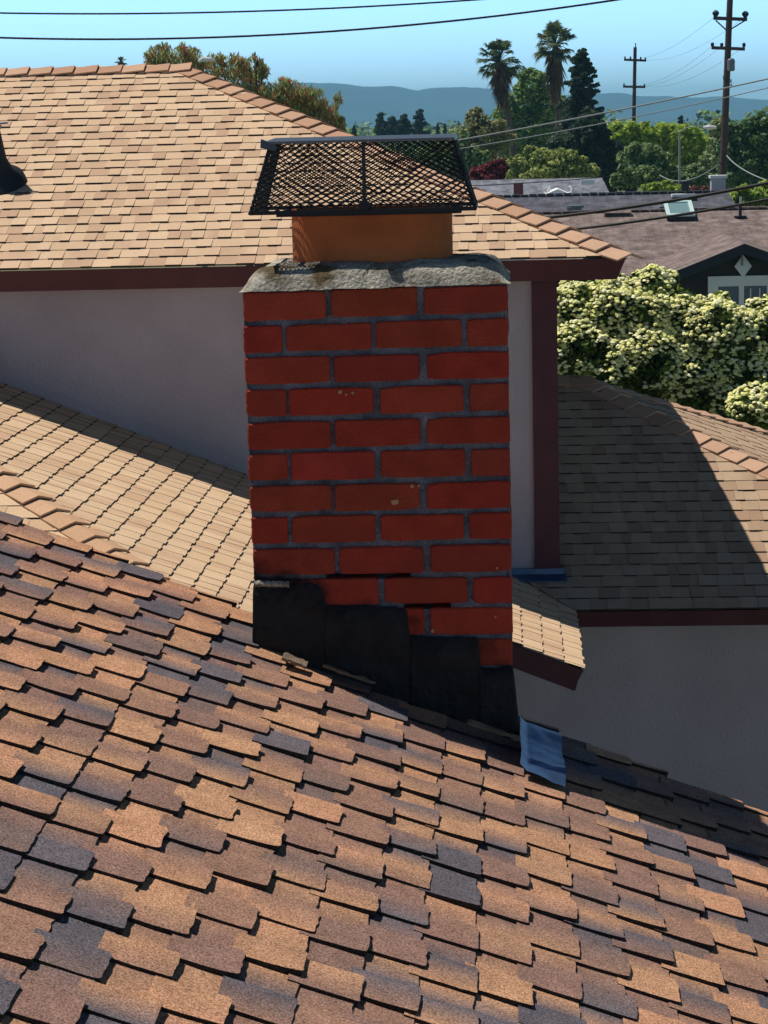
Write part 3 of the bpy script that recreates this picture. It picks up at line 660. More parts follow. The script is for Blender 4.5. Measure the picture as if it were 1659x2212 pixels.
# pepper tree behind the upper roof
PP = [L(c) for c in ((132, 146, 92), (160, 168, 118), (112, 128, 76), (148, 156, 104), (186, 120, 92), (170, 104, 84), (96, 112, 66), (124, 138, 88))]
tree('pepper_tree', 'drooping olive green tree with reddish berries showing over the upper tan roof', 'tree', 42,
     [(338, 140, 34, 34), (330, 118, 16, 22), (375, 128, 34, 30), (352, 104, 12, 12), (415, 130, 30, 24), (450, 140, 34, 26), (395, 104, 12, 10), (500, 158, 36, 34), (470, 126, 16, 12), (540, 165, 40, 34), (552, 130, 14, 12), (565, 150, 16, 20), (600, 205, 40, 34), (560, 200, 36, 34), (640, 200, 36, 26), (645, 225, 40, 34), (680, 225, 32, 30), (700, 250, 34, 34), (725, 262, 18, 34), (730, 215, 9, 14), (670, 250, 34, 26), (620, 180, 20, 16), (735, 285, 12, 30), (600, 235, 30, 26), (690, 290, 34, 26)], PP, .036, 9500, 41, droop=.6, shell=.1)
# flowering bush beyond the lower right roof
def blossom_bush():
    rnd = random.Random(77); t_ = thing('flowering_bush', 'large dark leaved bush covered in cream flower heads beside the lower right roof', 'bush'); lf = MB(); fl_ = MB(); Y = 27.; k = Y/FPX
    blobs = [(1180, 700, 60, 75), (1250, 690, 70, 75), (1240, 645, 36, 32), (1330, 690, 80, 85), (1330, 645, 50, 46), (1412, 600, 30, 24), (1405, 640, 60, 50), (1400, 700, 90, 80), (1470, 700, 70, 72), (1545, 720, 80, 70), (1540, 655, 26, 16), (1600, 740, 80, 70), (1650, 670, 26, 22), (1680, 720, 70, 65), (1560, 800, 90, 70), (1470, 800, 80, 70), (1400, 790, 80, 80), (1250, 770, 80, 70), (1640, 820, 70, 70), (1560, 860, 60, 50), (1480, 850, 60, 50), (1760, 760, 90, 90), (1850, 800, 90, 90), (1330, 800, 80, 70), (1200, 800, 60, 60)]
    blobs += [(1418, 584, 16, 10), (1385, 600, 20, 14), (1450, 596, 18, 10), (1558, 640, 18, 9), (1630, 655, 16, 10), (1655, 648, 14, 9), (1230, 618, 20, 12), (1290, 620, 18, 10)]
    blobs += [(1640, 880, 62, 44, -2.6), (1700, 880, 60, 46, -2.6)]
    leafs = [L(c) for c in ((56, 74, 30), (78, 98, 36), (40, 56, 26), (100, 116, 44))]
    flw = [L(c) for c in ((250, 246, 176), (246, 240, 164), (252, 248, 200), (236, 234, 150), (222, 222, 134))]
    for b in blobs:
        dy = b[4] if len(b) > 4 else rnd.uniform(-.3, .3)*b[2]*k-(b[1]-600)*k*.35
        c = at(b[0], b[1], Y+dy); rd = Vector((b[2]*k, b[2]*k*.9, b[3]*k))
        leafblob(lf, c, rd, int(b[2]*b[3]*.42), .035, leafs, rnd, 0, .72)
        nf = int(b[2]*b[3]*.145)
        for _ in range(nf):
            d = Vector((rnd.gauss(0, 1), rnd.gauss(-.3, 1), rnd.gauss(.45, 1))).normalized()
            if d.y > .6 or d.z < -.55: continue
            if fbm((c+d*rd.x)*2.2, 3) < -.24: continue
            rr = 1+.14*fbm((c+d*2.1)*.9, 2)+rnd.uniform(-.05, .07); p_ = c+Vector((d.x*rd.x, d.y*rd.y, d.z*rd.z))*rr
            up = (d*.45+Vector((rnd.gauss(0, .2), rnd.gauss(0, .2), .9))).normalized(); x = up.cross(Vector((rnd.gauss(0, 1), rnd.gauss(0, 1), 0))).normalized(); y = up.cross(x); s_ = .046*rnd.uniform(.55, 1.3)
            col = rnd.choice(flw); nk = 7
            kk = rnd.uniform(.85, 1.08); cc = tuple(z_*kk for z_ in col); s_ *= .70; vs_ = [p_+up*s_*.62]; a0 = rnd.uniform(0, 1)
            for (rq, hq) in ((.62, .5), (1, .05)):      # a domed, slightly lumpy flower head
                for q in range(6):
                    a_ = a0+q*math.pi/3; g_ = rnd.uniform(.75, 1.2); vs_.append(p_+(x*math.cos(a_)+y*math.sin(a_))*s_*rq*g_+up*s_*hq*rnd.uniform(.6, 1.3))
            fl_.mesh(vs_, [(0, 1+q, 1+(q+1) % 6) for q in range(6)]+[(1+q, 7+q, 7+(q+1) % 6, 1+(q+1) % 6) for q in range(6)], cc)
    lf.build('foliage', M['leaf'], t_); fl_.build('blossom', M['petal'], t_)
    tr_ = MB(); c0_ = at(1450, 800, Y); trunk(tr_, (c0_.x, Y, 0), (c0_.x, Y, 3.6), .12, .05, rnd, [at(b[0], b[1], Y) for b in blobs[:8]]); tr_.build('trunk', M['bark'], t_)
blossom_bush()
tree('bush', 'small yellow green bush poking up between brown roof and flowering bush', 'bush', 29, [(1320, 610, 26, 24), (1290, 625, 30, 20), (1345, 620, 24, 22)], GY[:2]+G1, .03, 2500, 78, trk=.04)

# ================================================================== neighbouring houses
def shmat(name, c1, c2, sx, rowh):
    m_ = bpy.data.materials.new(name); m_.use_nodes = True; t_ = m_.node_tree; N_ = t_.nodes; b_ = N_['Principled BSDF']; b_.inputs['Roughness'].default_value = .95; b_.inputs['Specular IOR Level'].default_value = .15
    tc = N_.new('ShaderNodeTexCoord'); br = N_.new('ShaderNodeTexBrick'); br.inputs['Color1'].default_value = (*c1, 1); br.inputs['Color2'].default_value = (*c2, 1); br.inputs['Mortar'].default_value = (*[x*.55 for x in c2], 1)
    br.inputs['Scale'].default_value = 1; br.inputs['Mortar Size'].default_value = .006; br.inputs['Brick Width'].default_value = sx; br.inputs['Row Height'].default_value = rowh
    n_ = N_.new('ShaderNodeTexNoise'); n_.inputs['Scale'].default_value = 3.5; n_.inputs['Detail'].default_value = 9; t_.links.new(tc.outputs['Object'], n_.inputs['Vector']); t_.links.new(tc.outputs['Object'], br.inputs['Vector'])
    mr = N_.new('ShaderNodeMapRange'); mr.inputs[1].default_value = .3; mr.inputs[2].default_value = .7; mr.inputs[3].default_value = .6; mr.inputs[4].default_value = 1.35; t_.links.new(n_.outputs[0], mr.inputs[0])
    v_ = N_.new('ShaderNodeVectorMath'); v_.operation = 'SCALE'; t_.links.new(br.outputs[0], v_.inputs[0]); t_.links.new(mr.outputs[0], v_.inputs['Scale']); t_.links.new(v_.outputs[0], b_.inputs['Base Color'])
    return m_
M['brownroof'] = shmat('brown_shingle', L((138, 122, 116)), L((120, 106, 102)), .3, .16)
M['greyroof'] = shmat('grey_shingle', L((98, 98, 106)), L((86, 87, 95)), .4, .2)
M['paleroof'] = shmat('pale_grey_shingle', L((128, 130, 138)), L((118, 121, 130)), .5, .2)
bh = thing('house', 'neighbour house with mauve brown shingle roof and dark gable behind the flowering bush', 'house')
YBR = 50.; rl, rr_ = at(1130, 463, YBR), at(1900, 442, YBR); zrd = at(1400, 455, YBR).z; YBE = 45.5; zev = at(1250, 598, YBE).z
m = MB(); hslab(m, [(rl.x, YBE, zev), (rr_.x+4, YBE, zev), (rr_.x+4, YBR, zrd), (rl.x, YBR, zrd)], .12)
hslab(m, [(rl.x, YBR+.001, zrd), (rr_.x+4, YBR+.001, zrd), (rr_.x+4, YBR+4.5, zev), (rl.x, YBR+4.5, zev)], .12)
# gable roof projecting forward
gp = at(1608, 526, 43.0); gl = at(1428, 598, 43.0); sl = (gp.z-gl.z)/(gp.x-gl.x); gr_ = Vector((2*gp.x-gl.x, 43, gl.z)); msl = (zrd-zev)/(YBR-YBE)
yp = YBE+(gp.z+.02-zev)/msl
hslab(m, [(gl.x, 43, gl.z), (gp.x, 43, gp.z), (gp.x, yp, gp.z+.02), (gl.x, YBE+max(0, (gl.z-zev)/msl), gl.z+.01)], .1)
hslab(m, [(gp.x, 43, gp.z), (gr_.x, 43, gr_.z), (gr_.x, YBE+max(0, (gl.z-zev)/msl), gl.z+.01), (gp.x, yp, gp.z+.02)], .1)
rfb = m.build('roof', M['brownroof'], bh)
m = MB(); rr2 = random.Random(4)
for i in range(int((rr_.x+4-rl.x)/.22)): m.box((rl.x+i*.22, YBR-.12, zrd+.005), (rl.x+i*.22+.2, YBR+.12, zrd+.03+rr2.uniform(0, .015)))
m.build('ridge_cap', M['brownroof'], rfb)
m = MB(); m.box((rl.x+.4, YBE+.5, 0), (rr_.x+3, YBR+4, zev-.05)); gx0, gx1 = gl.x+.35, gr_.x-.35; zg = gl.z-.03
m.mesh([(gx0, 43.35, 0), (gx1, 43.35, 0), (gx1, 43.35, zg), (gp.x, 43.35, gp.z-.12), (gx0, 43.35, zg), (gx0, 47, 0), (gx1, 47, 0), (gx1, 47, zg), (gp.x, 47, gp.z-.12), (gx0, 47, zg)], [(0, 1, 2, 3, 4), (9, 8, 7, 6, 5), (0, 4, 9, 5), (1, 6, 7, 2)]); m.build('wall', M['darkwall'], bh)
m = MB(); M['darktrim'] = mat('black_fascia', L((40, 44, 54)), .6)
for (a_, b_) in ((gl, gp), (gp, gr_)):
    a2, b2 = Vector((a_.x, 42.97, a_.z)), Vector((b_.x, 42.97, b_.z)); m.hexa([a2-UZ*.2, b2-UZ*.2, b2-UZ*.2+Vector((0, .03, 0)), a2-UZ*.2+Vector((0, .03, 0)), a2-UZ*.005, b2-UZ*.005, b2-UZ*.005+Vector((0, .03, 0)), a2-UZ*.005+Vector((0, .03, 0))])
m.build('barge_board', M['darktrim'], bh); m = MB(); m.box((rl.x, YBE-.03, zev-.2), (gl.x, YBE-.001, zev-.01)); m.build('fascia', M['darktrim'], bh)
m = MB(); c_ = at(1605, 575, 43.3); s_ = .2; m.mesh([(c_.x, 43.27, c_.z-s_*1.1), (c_.x+s_*.85, 43.27, c_.z), (c_.x, 43.27, c_.z+s_*1.1), (c_.x-s_*.85, 43.27, c_.z), (c_.x, 43.34, c_.z-s_*1.1), (c_.x+s_*.85, 43.34, c_.z), (c_.x, 43.34, c_.z+s_*1.1), (c_.x-s_*.85, 43.34, c_.z)], [(0, 1, 2, 3), (0, 4, 5, 1), (1, 5, 6, 2), (2, 6, 7, 3), (3, 7, 4, 0)])
for q in (-.5, -.25, 0, .25, .5): m.box((c_.x-s_*.8*(1-abs(q)), 43.255, c_.z+q*s_*1.1-.008), (c_.x+s_*.8*(1-abs(q)), 43.268, c_.z+q*s_*1.1+.008))
m.build('gable_vent', M['white'], bh)
M['greymetal'] = mat('grey_painted_metal', L((120, 124, 130)), .5)
m = MB(); c_ = at(1606, 548, 43.3); m.box((c_.x-.07, 43.05, c_.z+.03), (c_.x+.02, 43.34, c_.z+.08)); m.box((c_.x-.07, 43.05, c_.z-.22), (c_.x-.03, 43.1, c_.z+.03)); m.build('lamp_bracket', M['greymetal'], bh)
c_ = at(1442, 610, 43.3); m = MB(); m.box((c_.x-.03, 43.1, c_.z-.3), (c_.x+.03, 43.3, c_.z)); m.build('downspout', M['greymetal'], bh)
def window(par, x0, x1, z0, z1, y, fw, mull, bars=()):
    f_ = MB(); 
    for (a_, b_) in (((x0, z0), (x0+fw, z1)), ((x1-fw, z0), (x1, z1)), ((x0+fw, z0), (x1-fw, z0+fw)), ((x0+fw, z1-fw), (x1-fw, z1))): f_.box((a_[0], y-.06, a_[1]), (b_[0], y-.002, b_[1]))
    for q in mull: f_.box((q-.05, y-.05, z0+fw), (q+.05, y-.002, z1-fw))
    for (a_, b_) in bars: f_.bar((a_[0], y-.035, a_[1]), (b_[0], y-.035, b_[1]), .02, .02, Vector((0, -1, 0)))
    fo = f_.build('window', M['white'], par); g_ = MB(); g_.box((x0+fw, y-.02, z0+fw), (x1-fw, y-.003, z1-fw)); g_.build('pane', M['glass'], fo)
w0, w1 = at(1529, 597, 43.35), at(1529, 760, 43.35); wx1 = gp.x+(gp.x-w0.x); wm = at(1601, 640, 43.35).x
bars = [((wm+.18*i, w1.z), (wm+.18*i, w0.z-.25)) for i in range(1, 6)]+[((wm, w0.z-.55), (wx1-.1, w0.z-.55)), ((wm, w0.z-1.0), (wx1-.1, w0.z-1.0))]
window(bh, w0.x, wx1, w1.z, w0.z, 43.35, .2, [wm], bars)
# skylight, vents on brown roof
def on_brown(px, py):
    d = ray(px, py); tt = (zev-msl*YBE-EYE.z)/(d.z-msl*d.y); return EYE+d*tt
a_, b_ = on_brown(1441, 478), on_brown(1492, 446); ub = Vector((0, 1, msl)).normalized(); nb2 = Vector((0, -msl, 1)).normalized()
def rbox(mb, x0, x1, p, ln, h0, h1, side=0):  # box lying on brown slope starting at p going up slope
    q0 = Vector((x0, p.y, p.z)); q1 = Vector((x1, p.y, p.z)); mb.hexa([q0+nb2*h0, q1+nb2*h0, q1+ub*ln+nb2*h0, q0+ub*ln+nb2*h0, q0+nb2*h1, q1+nb2*h1, q1+ub*ln+nb2*h1, q0+ub*ln+nb2*h1])
ln = (b_-a_).dot(ub)*1.0
m = MB(); rbox(m, a_.x, b_.x, a_, ln, -.02, .10); skl = m.build('skylight', M['darktrim'], bh)
m = MB(); 
for (x0, x1, o_, l_) in ((a_.x-.01, a_.x+.08, 0, ln), (b_.x-.08, b_.x+.01, 0, ln), (a_.x+.08, b_.x-.08, 0, .1), (a_.x+.08, b_.x-.08, ln-.1, .1)): rbox(m, x0, x1, a_+ub*o_, l_, .102, .15)
m.build('frame', mat('pale_green_frame', L((190, 214, 208)), .5), skl)
m = MB(); rbox(m, a_.x+.08, b_.x-.08, a_+ub*.1, ln-.2, .102, .12); m.build('pane', mat('skylight_glass', L((120, 150, 150)), .25, spec=.6), skl)
m = MB(); c_ = on_brown(1335, 468); rbox(m, c_.x-.3, c_.x+.3, c_, .2, 0, .09); m.build('roof_vent', M['brownroof'], bh)
m = MB(); rbox(m, c_.x-.27, c_.x+.27, c_-ub*.004, .01, .02, .07); m.build('roof_vent', M['darktrim'], bh, label='dark plate painted as the shaded opening of the roof vent')  # solid plate; the shade inside the opening is its dark colour
c_ = on_brown(1599, 470); m = MB(); m.tube([c_, c_+UZ*.3], .035, 8); m.tube([c_+UZ*.01, c_+UZ*.04], .14, 10); m.build('vent_pipe', M['darktrim'], bh)
# mid dark grey house
gh = thing('house', 'neighbour house with long dark grey shingle roof between the brown and pale roofs', 'house')
Y1 = 64.; a_, b_ = at(1050, 424, Y1), at(1572, 413, Y1); zr1 = (a_.z+b_.z)/2; Y0 = 58.5; z01 = zr1-.33*5.5; c_ = at(1590, 455, 61.)
m = MB(); hslab(m, [(a_.x-4, Y0, z01), (b_.x+.6, Y0, z01), (b_.x, Y1, zr1), (a_.x-4, Y1, zr1)], .15); hslab(m, [(a_.x-4, Y1+.001, zr1), (b_.x, Y1+.001, zr1), (b_.x+.6, Y1+5.5, z01), (a_.x-4, Y1+5.5, z01)], .15); gro = m.build('roof', M['greyroof'], gh)
m = MB(); m.box((a_.x-3.5, Y0+.4, 0), (b_.x+.1, Y1+5, z01-.05)); m.build('wall', M['stucco'], gh)
m = MB()
for i in range(int((b_.x-a_.x+4)/.25)): m.box((a_.x-4+i*.25, Y1-.13, zr1+.005), (a_.x-4+i*.25+.22, Y1+.13, zr1+.03+rr2.uniform(0, .02)))
m.build('ridge_cap', M['greyroof'], gro)
c_ = at(1480, 413, Y1-.3); m = MB(); m.tube([c_, c_+UZ*.28], .11, 10); m.tube([c_+UZ*.2, c_+UZ*.27], .18, 10); m.build('vent_pipe', M['lead'], gh)
m = MB(); m.box((c_.x-.4, Y1-.7, zr1-.12), (c_.x+.25, Y1-.2, zr1-.04)); m.build('flashing', M['white'], gh)
for (px, py) in ((1241, 453), (1445, 456)):
    c_ = at(px, py, 60.5); m = MB(); m.tube([c_-UZ*.15, c_+UZ*.05], .2, 12); m.tube([c_+UZ*.05, c_+UZ*.12], .26, 12); m.build('roof_vent', M['greymetal'] if px < 1300 else M['lead'], gh)
c_ = at(1551, 412, 66.); c2 = at(1551, 380, 66.); m = MB(); m.box((c_.x-.21, 65.8, 3.5), (c_.x+.21, 66.3, c2.z-.06)); wc = m.build('chimney', mat('grey_render', L((172, 172, 172)), .8), gh); m = MB(); m.box((c_.x-.25, 65.75, c2.z-.06), (c_.x+.25, 66.35, c2.z+.02)); m.build('crown', M['white'], wc)
c_ = at(1600, 445, 60); m = MB(); m.tube([c_-UZ*.3, c_+UZ*.25], .03, 6); m.tube([c_-UZ*.25, c_-UZ*.18], .12, 8); m.build('vent_pipe', M['white'], gh)
# far pale grey house
ph = thing('house', 'farthest neighbour house with pale blue grey roof, small red chimney and satellite dish', 'house')
Y2 = 84.; a_, b_ = at(960, 392, Y2), at(1300, 382, Y2); zr2 = (a_.z+b_.z)/2; Y3 = 77.; z3 = zr2-.33*7
m = MB(); hslab(m, [(a_.x-5, Y3, z3), (b_.x+.9, Y3, z3), (b_.x, Y2, zr2), (a_.x-5, Y2, zr2)], .15); hslab(m, [(a_.x-5, Y2+.001, zr2), (b_.x, Y2+.001, zr2), (b_.x+.9, Y2+7, z3), (a_.x-5, Y2+7, z3)], .15); m.build('roof', M['paleroof'], ph)
m = MB(); m.box((a_.x-4, Y3+.4, 0), (b_.x+.3, Y2+6.4, z3-.05)); m.build('wall', M['stucco'], ph)
c_ = at(1120, 420, 79); c2 = at(1120, 396, 79); m = MB(); m.box((c_.x-.17, 78.8, c_.z-.4), (c_.x+.17, 79.2, c2.z)); pc = m.build('chimney', mat('brown_brick', L((120, 74, 70)), .9, var=.2, vscale=5), ph); m = MB(); m.box((c_.x-.2, 78.76, c2.z), (c_.x+.2, 79.24, c2.z+.05)); m.box((c_.x-.2, 78.9, c2.z+.12), (c_.x+.2, 79.1, c2.z+.15)); m.bar((c_.x-.17, 79, c2.z+.05), (c_.x-.17, 79, c2.z+.13), .03, .03); m.bar((c_.x+.17, 79, c2.z+.05), (c_.x+.17, 79, c2.z+.13), .03, .03); m.build('chimney_cap', M['white'], pc)
c_ = at(1178, 409, 78.5); m = MB(); ax = Vector((.5, -.75, .45)).normalized(); x_ = ax.cross(UZ).normalized(); y_ = x_.cross(ax)
vs = [c_]+[c_+ax*.07+(x_*math.cos(k*math.pi/8)+y_*math.sin(k*math.pi/8))*.2 for k in range(16)]; m.mesh(vs, [(0, 1+k, 1+(k+1) % 16) for k in range(16)]); m.tube([c_-UZ*.35, c_], .02, 6); m.bar(c_-y_*.15, c_+ax*.3, .02, .02); m.build('satellite_dish', M['white'], ph)
c_ = at(1236, 413, 79); m = MB(); m.tube([c_-UZ*.2, c_+UZ*.2], .07, 10); m.tube([c_+UZ*.14, c_+UZ*.2], .12, 10); m.tube([c_-UZ*.12, c_-UZ*.02], .16, 10); m.build('vent_pipe', M['white'], ph)
c_ = at(1269, 390, 82); m = MB(); m.box((c_.x-.25, 81.8, c_.z-.15), (c_.x+.25, 82.1, c_.z+.03)); m.build('roof_vent', M['white'], ph)
c_ = at(1205, 414, 78); m = MB(); m.mesh([(c_.x-.5, 77.9, c_.z-.1), (c_.x+.45, 77.9, c_.z-.1), (c_.x, 77.9, c_.z+.1), (c_.x-.5, 79.5, c_.z-.1), (c_.x+.45, 79.5, c_.z-.1), (c_.x, 79.5, c_.z+.1)], [(0, 1, 2), (0, 2, 5, 3), (1, 4, 5, 2)]); m.build('dormer', M['shingleA'], ph)

# ================================================================== trees
def palm(label, px, ytop, ycen, pxb, yb, Y, rpx, seed, skirt=60, nf=46, small=False):
    rnd = random.Random(seed); t_ = thing('palm_tree', label, 'palm tree', 'tall fan palms' if not small else None); k = Y/FPX
    c = at(px, ycen, Y); b_ = at(pxb, yb, Y); dirn = (c-b_).normalized(); base = b_-dirn*(b_.z/dirn.z)
    m_ = MB(); pts = [base+(c-base)*(i/8)+Vector((math.sin(i/8*math.pi)*.15, 0, 0)) for i in range(9)]; m_.tube(pts, [.3-.1*i/8 for i in range(9)], 10); m_.build('trunk', M['bark'], t_)
    f_ = MB(); R_ = rpx*k; gp_ = [L(q) for q in ((86, 104, 66), (104, 122, 82), (66, 84, 56), (132, 142, 104))]
    for i in range(nf):
        az_ = rnd.uniform(0, 6.283); el_ = rnd.uniform(-.75, 1.35) if i > 8 else rnd.uniform(.7, 1.5)
        d = Vector((math.cos(az_)*math.cos(el_), math.sin(az_)*math.cos(el_), math.sin(el_))); ln_ = R_*rnd.uniform(.45, .65); e_ = c+d*ln_
        f_.tube([c, c+d*ln_*.6+UZ*.05*R_, e_], [.03, .025, .015], 4, gp_[1], False)
        side = d.cross(UZ).normalized(); up = side.cross(d).normalized(); bl = R_*rnd.uniform(.3, .42); col = rnd.choice(gp_)
        for q in range(-8, 9):
            a_ = q/8*1.45; dd = (d*math.cos(a_)+side*math.sin(a_)).normalized()
            L1 = bl*(1-.25*abs(q)/8); p1 = e_+dd*L1*.6+up*.05*R_; p2 = e_+dd*L1-UZ*L1*rnd.uniform(.1, .4); ww = side*.0 + dd.cross(up).normalized()*L1*.085
            f_.poly([e_, p1-ww, p2, p1+ww], col)
    f_.build('crown', M['leaf'], t_)
    if not small:
        s_ = MB(); sp = [L(q) for q in ((136, 112, 88), (116, 94, 74), (158, 134, 108), (92, 76, 62))]; sk = skirt*k
        for i in range(150):
            az_ = rnd.uniform(0, 6.283); f = rnd.random(); p_ = c-dirn*sk*f*.75+Vector((math.cos(az_), math.sin(az_), 0))*.15; out = R_*(.34*(1-f*.75)+.05)*rnd.uniform(.6, 1.3)
            e_ = p_+Vector((math.cos(az_)*out, math.sin(az_)*out, -sk*rnd.uniform(.2, .42))); tdir = Vector((-math.sin(az_), math.cos(az_), 0)); col = rnd.choice(sp)
            for q in range(5): o_ = tdir*rnd.uniform(-.28, .28)*R_*.35; s_.poly([p_, p_+tdir*.05+(e_-p_)*.5+o_*.5, e_+o_-UZ*rnd.uniform(0, .3), p_-tdir*.05+(e_-p_)*.5+o_*.5], col)
        s_.build('dead_fronds', M['leaf'], t_)
    return t_
palm('left hand tall fan palm, lower of the two, with brown dead frond skirt', 1078, 85, 135, 1104, 330, 150, 60, 51, 95, 64)
palm('right hand tall fan palm, higher of the two, beside the dark conifer', 1199, 50, 98, 1203, 310, 156, 57, 52, 110, 64)
palm('tiny distant palm top just above the upper roof ridge', 262, 120, 136, 262, 180, 120, 17, 53, small=True, nf=34)
def conifer(name, label, px, yt, yb, wpx, Y, seed, pal, leaf, n, cat='tree', droop=0, group=None, pw=.8):
    rnd = random.Random(seed); t_ = thing(name, label, cat, group); m_ = MB(); k = Y/FPX; top = at(px, yt, Y); bot = at(px, yb, Y); H_ = top.z-bot.z; tr_ = MB(); tr_.tube([(top.x, Y, 0), (top.x, Y, top.z)], [.35 if H_ > 4 else .15, .03], 8)
    nbr = int(110 if n > 3000 else 16)
    for i in range(nbr):
        f = (i+.5)/nbr; z = top.z-H_*f; az_ = i*2.4+rnd.uniform(-.4, .4); ln_ = wpx*k*(.1+f**pw*.9)*rnd.uniform(.55, 1.1); e_ = Vector((top.x+math.cos(az_)*ln_, Y+math.sin(az_)*ln_, z+ln_*.12)); tr_.tube([(top.x, Y, z-.1*ln_), e_], [.05, .015], 4)
        for q in range(3):
            c = Vector((top.x, Y, z)).lerp(e_, .35+.32*q)+Vector((0, 0, rnd.uniform(-.12, .12)*ln_)); r_ = ln_*(.27-.05*q)+.05; leafblob(m_, c, (r_, r_, r_*.6), n//nbr//3, leaf, pal, rnd, droop, .3)
    m_.build('foliage', M['leaf'], t_); tr_.build('trunk', M['bark'], t_); return t_
CO = [L(c) for c in ((46, 62, 52), (58, 74, 58), (36, 48, 42), (70, 82, 60))]
conifer('conifer_tree', 'tall dark loose conifer standing right of the higher palm', 1256, 108, 370, 66, 140, 61, CO, .11, 20000, pw=.62)
tree('broadleaf_tree', 'tall green tree growing between the two palms', 'tree', 172, [(1150, 190, 40, 36), (1130, 225, 42, 40), (1175, 230, 40, 45), (1110, 265, 44, 40), (1160, 280, 50, 45), (1190, 300, 40, 50), (1120, 300, 46, 40), (1140, 165, 18, 16), (1215, 250, 26, 40)], G1+G2, .2, 11000, 62)
tree('broadleaf_tree', 'thin pale olive tree with bare twigs left of the lower palm', 'tree', 120, [(1030, 265, 24, 30), (1010, 300, 26, 30), (1050, 290, 34, 30), (1080, 300, 32, 36), (1022, 245, 14, 12), (1060, 330, 40, 26), (1000, 335, 30, 24)], [L((150, 142, 104)), L((124, 124, 80)), L((104, 108, 66))], .12, 3600, 63, shell=.2)
tree('broadleaf_tree', 'dark green tree mass under the conifer behind the pale roof', 'tree', 128, [(1240, 320, 50, 46), (1290, 330, 46, 46), (1300, 380, 50, 40), (1220, 370, 44, 34), (1325, 350, 26, 40), (1270, 270, 34, 30), (1340, 385, 40, 30)], GD, .17, 9000, 64)
tree('broadleaf_tree', 'bushy dusky green tree behind the mesh chimney cap', 'tree', 112, [(1000, 350, 34, 44), (960, 345, 40, 40), (990, 300, 22, 18), (1030, 350, 26, 30), (920, 350, 40, 36)], G2+GG, .14, 4500, 65)
tree('plum_bush', 'dark red leaved bush below the lower palm', 'bush', 97, [(1045, 372, 26, 18), (1075, 370, 26, 22), (1090, 358, 16, 14), (1060, 385, 40, 16)], RED, .1, 3600, 66, trk=.06)
tree('bush', 'yellow green leafy shrub behind the pale grey roof', 'bush', 93, [(1130, 360, 30, 24), (1165, 340, 34, 24), (1205, 345, 36, 28), (1240, 360, 34, 24), (1265, 372, 26, 18), (1180, 370, 60, 22), (1120, 378, 30, 14), (1145, 330, 12, 14)], [L((138, 146, 80)), L((116, 128, 66)), L((162, 166, 100)), L((90, 104, 54))], .11, 8000, 67, trk=.07)
tree('broadleaf_tree', 'bright yellow green tree behind the lamp post', 'tree', 132, [(1345, 290, 30, 24), (1385, 285, 34, 20), (1430, 292, 36, 22), (1400, 310, 44, 26), (1465, 300, 40, 26), (1500, 305, 34, 26), (1530, 325, 28, 24), (1490, 340, 40, 30), (1450, 335, 40, 28), (1350, 315, 30, 28), (1510, 360, 40, 24), (1440, 275, 16, 10)], GY+[L((128, 150, 60))], .17, 11000, 68)
tree('broadleaf_tree', 'rounded grey green tree in front of the yellow green one', 'tree', 108, [(1385, 335, 34, 26), (1420, 345, 34, 28), (1360, 350, 26, 26), (1400, 375, 50, 26), (1450, 380, 40, 26), (1490, 385, 36, 24), (1350, 385, 26, 24), (1520, 390, 36, 20)], GG+G2, .13, 9000, 69)
tree('broadleaf_tree', 'large mid green tree right of the near utility pole', 'tree', 104, [(1600, 290, 36, 34), (1640, 275, 34, 28), (1680, 290, 50, 40), (1620, 330, 44, 40), (1670, 350, 50, 44), (1590, 360, 34, 40), (1625, 380, 50, 36), (1575, 320, 20, 36), (1700, 400, 50, 40), (1645, 258, 16, 12)], G2+[L((92, 112, 84)), L((110, 128, 96))], .14, 12000, 70)
tree('broadleaf_tree', 'pale olive tree directly behind the near utility pole', 'tree', 118, [(1555, 300, 26, 36), (1560, 270, 18, 20), (1540, 350, 26, 34), (1530, 385, 36, 24), (1570, 395, 34, 22)], GG+[L((134, 140, 84))], .14, 4500, 71)
tree('bush', 'bright green vine like bush showing over the dark grey roof', 'bush', 71, [(1400, 408, 16, 9), (1430, 404, 20, 11), (1465, 408, 22, 9), (1445, 398, 9, 7)], GY+G1, .07, 1800, 72, trk=.05)
tree('bush', 'bright green bush at the right end of the dark grey roof', 'bush', 67, [(1610, 425, 26, 22), (1650, 420, 34, 26), (1635, 445, 40, 20), (1595, 445, 22, 14), (1700, 430, 40, 30)], G1+GY[:2], .08, 4000, 73, trk=.07)
tree('bush', 'small dark shrub with red flowers beside the white chimney', 'bush', 69, [(1503, 409, 16, 7), (1525, 410, 14, 6)], RED+GD+[L((190, 120, 120))], .06, 700, 74, trk=.04)
for i, (px, yt, wp, lb) in enumerate(((822, 246, 17, 'leftmost small conifer of the far group left of the palms'), (846, 255, 20, 'second small conifer of the far group'), (872, 250, 19, 'third small conifer of the far group'), (905, 238, 21, 'tallest right hand conifer of the far group'), (945, 268, 5, 'first thin cypress right of the far conifers'), (961, 268, 4, 'second thin cypress right of the far conifers'), (765, 272, 6, 'single thin cypress left of the far conifers'), (1471, 252, 8, 'narrow dark cypress behind the lamp post'))):
    conifer('conifer_tree', lb, px, yt, 296, wp, 300 if i < 7 else 190, 80+i, CO if i < 4 else GD, .3 if i < 4 else .16, 2400 if i < 4 else 700, group='far conifers on the skyline', pw=.5)
